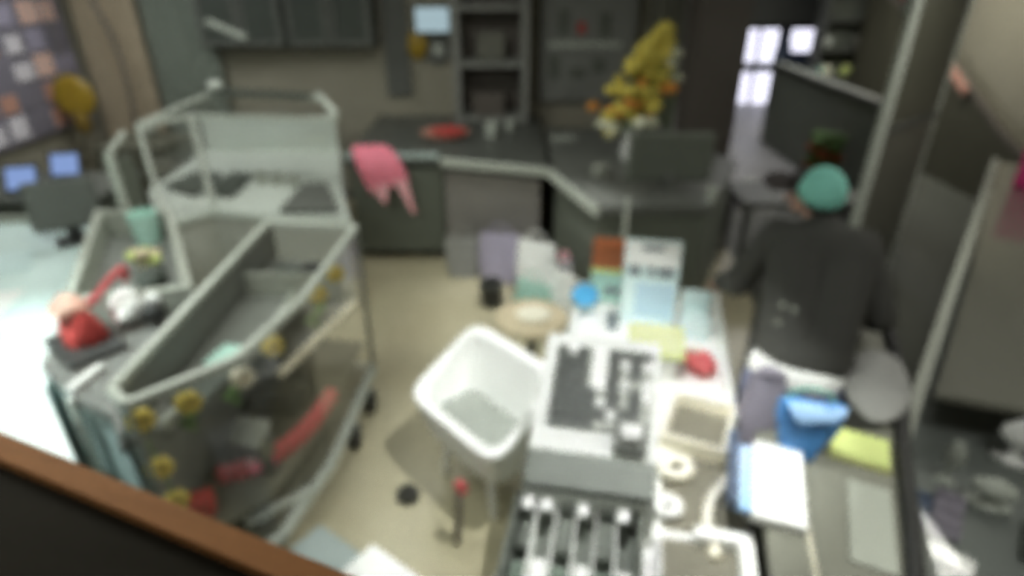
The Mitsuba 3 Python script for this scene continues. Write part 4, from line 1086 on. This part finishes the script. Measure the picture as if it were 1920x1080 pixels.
skin += [[j(HD + side * .085 + [0, -.005, -.02], .02), j(HD + side * .09 + [0, -.005, .01], .016)], [j(HD - side * .085 + [0, -.005, -.02], .02), j(HD - side * .09 + [0, -.005, .01], .016)]]
skin += hand(WL, FL, np.array([0, -.3, -1.0])) + hand(WR, FR, np.array([0, -.3, -1.0]))
add('body', bones(skin, .012, 4), 'skin', t, smooth=True)
jk = [[j(NK - [0, .02, .02], .085), j(CH, .15)], [j(CH - side * .09, .135), j(HIP - side * .05 + [.02, .045, .035], .137)], [j(CH + side * .09, .135), j(HIP + side * .06 + [.02, .045, .035], .137)],
      [j(CH - side * .08, .13), j(CH + side * .08, .13)], [j(HIP - side * .05 + [.02, .045, .035], .137), j(HIP + side * .06 + [.02, .045, .035], .137)],
      [j(CH - side * .06, .12), j(SL, .085), j(EL, .072), j(WL, .048)], [j(CH + side * .06, .12), j(SR, .085), j(ER, .078), j(WR, .048)]]
jm = bones(jk, .025, 10)
jkey = add('jacket', jm, 'jacket', t, smooth=True, label='dark jacket')
for q in ((1.01, 2.08, 1.4), (1.08, 2.06, 1.39), (.96, 2.04, 1.37)):          # small pale marks on the back of the jacket
    i_ = int(np.argmin(np.linalg.norm(jm.vertices - (np.array(q) + [.06, .12, -.10]), axis=1)))
    add('print', place(trimesh.creation.icosphere(subdivisions=2, radius=.013), jm.vertices[i_]), 'palegrey', jkey, smooth=True)
sh_ = bones([[j(HIP - side * .06 + [0, .025, 0], .138), j(HIP + side * .065 + [0, .025, 0], .138)]], .02, 4)
sh_.vertices[:, 2] = (sh_.vertices[:, 2] - HIP[2]) * .8 + HIP[2]
add('shirt_hem', sh_, 'white', t, smooth=True, label='white shirt hem below the jacket')
tr = [[j(HIP - [0, -.01, .04], .125), j(HL - [0, 0, .08], .125), j(KL, .085), j(AL + [0, 0, .03], .07)], [j(HIP - [0, -.01, .04], .125), j(HR - [0, 0, .08], .125), j(KR, .085), j(AR + [0, 0, .03], .07)]]
add('trousers', bones(tr, .03, 6), 'jeans', t, smooth=True, label='dull blue trousers')
for a in (AL, AR):
    s_ = bones([[j(a + [0, -.04, -.035], .042), j(a + [.01, .08, -.045], .038), j(a + [.012, .15, -.05], .032)]], .02, 3)
    s_.vertices[:, 2] = np.maximum(s_.vertices[:, 2], .0)
    add('shoe', s_, 'black', t, smooth=True)
# hair and cap, the brim turned towards the left
hr = bones([[j(HD + [.01, -.035, -.01], .085), j(HD + [.01, -.03, .02], .088)], [j(HD + [-.05, .05, .05], .06), j(HD + [0, 0, .03], .085)]], .02, 3)
add('hair', hr, 'hair', t, smooth=True)
cp = trimesh.creation.icosphere(subdivisions=3)
v = cp.vertices
cp.vertices = np.where(v[:, 2:3] < -.25, v * [1, 1, .0] + [0, 0, -.25], v) * [.103, .110, .115]
cap = add('cap', place(cp, HD + [.004, -.022, .022], rx=14), 'capteal', t, smooth=40, label='teal cap')
br = Polygon([(0.03 * 0 + .105 * math.cos(a), .105 * math.sin(a)) for a in np.linspace(math.pi * .62, math.pi * 1.08, 12)][::-1] + [(-.09 + .13 * math.cos(a) , .05 + .115 * math.sin(a)) for a in np.linspace(math.pi * .5, math.pi * 1.2, 12)])
bm = trimesh.creation.extrude_polygon(br.buffer(0) if br.buffer(0).geom_type == 'Polygon' else max(br.buffer(0).geoms, key=lambda g: g.area), .008, engine='earcut')
add('brim', place(bm, HD + [-.015, .0, .028], rx=8), 'hair', cap, label='dark brim')
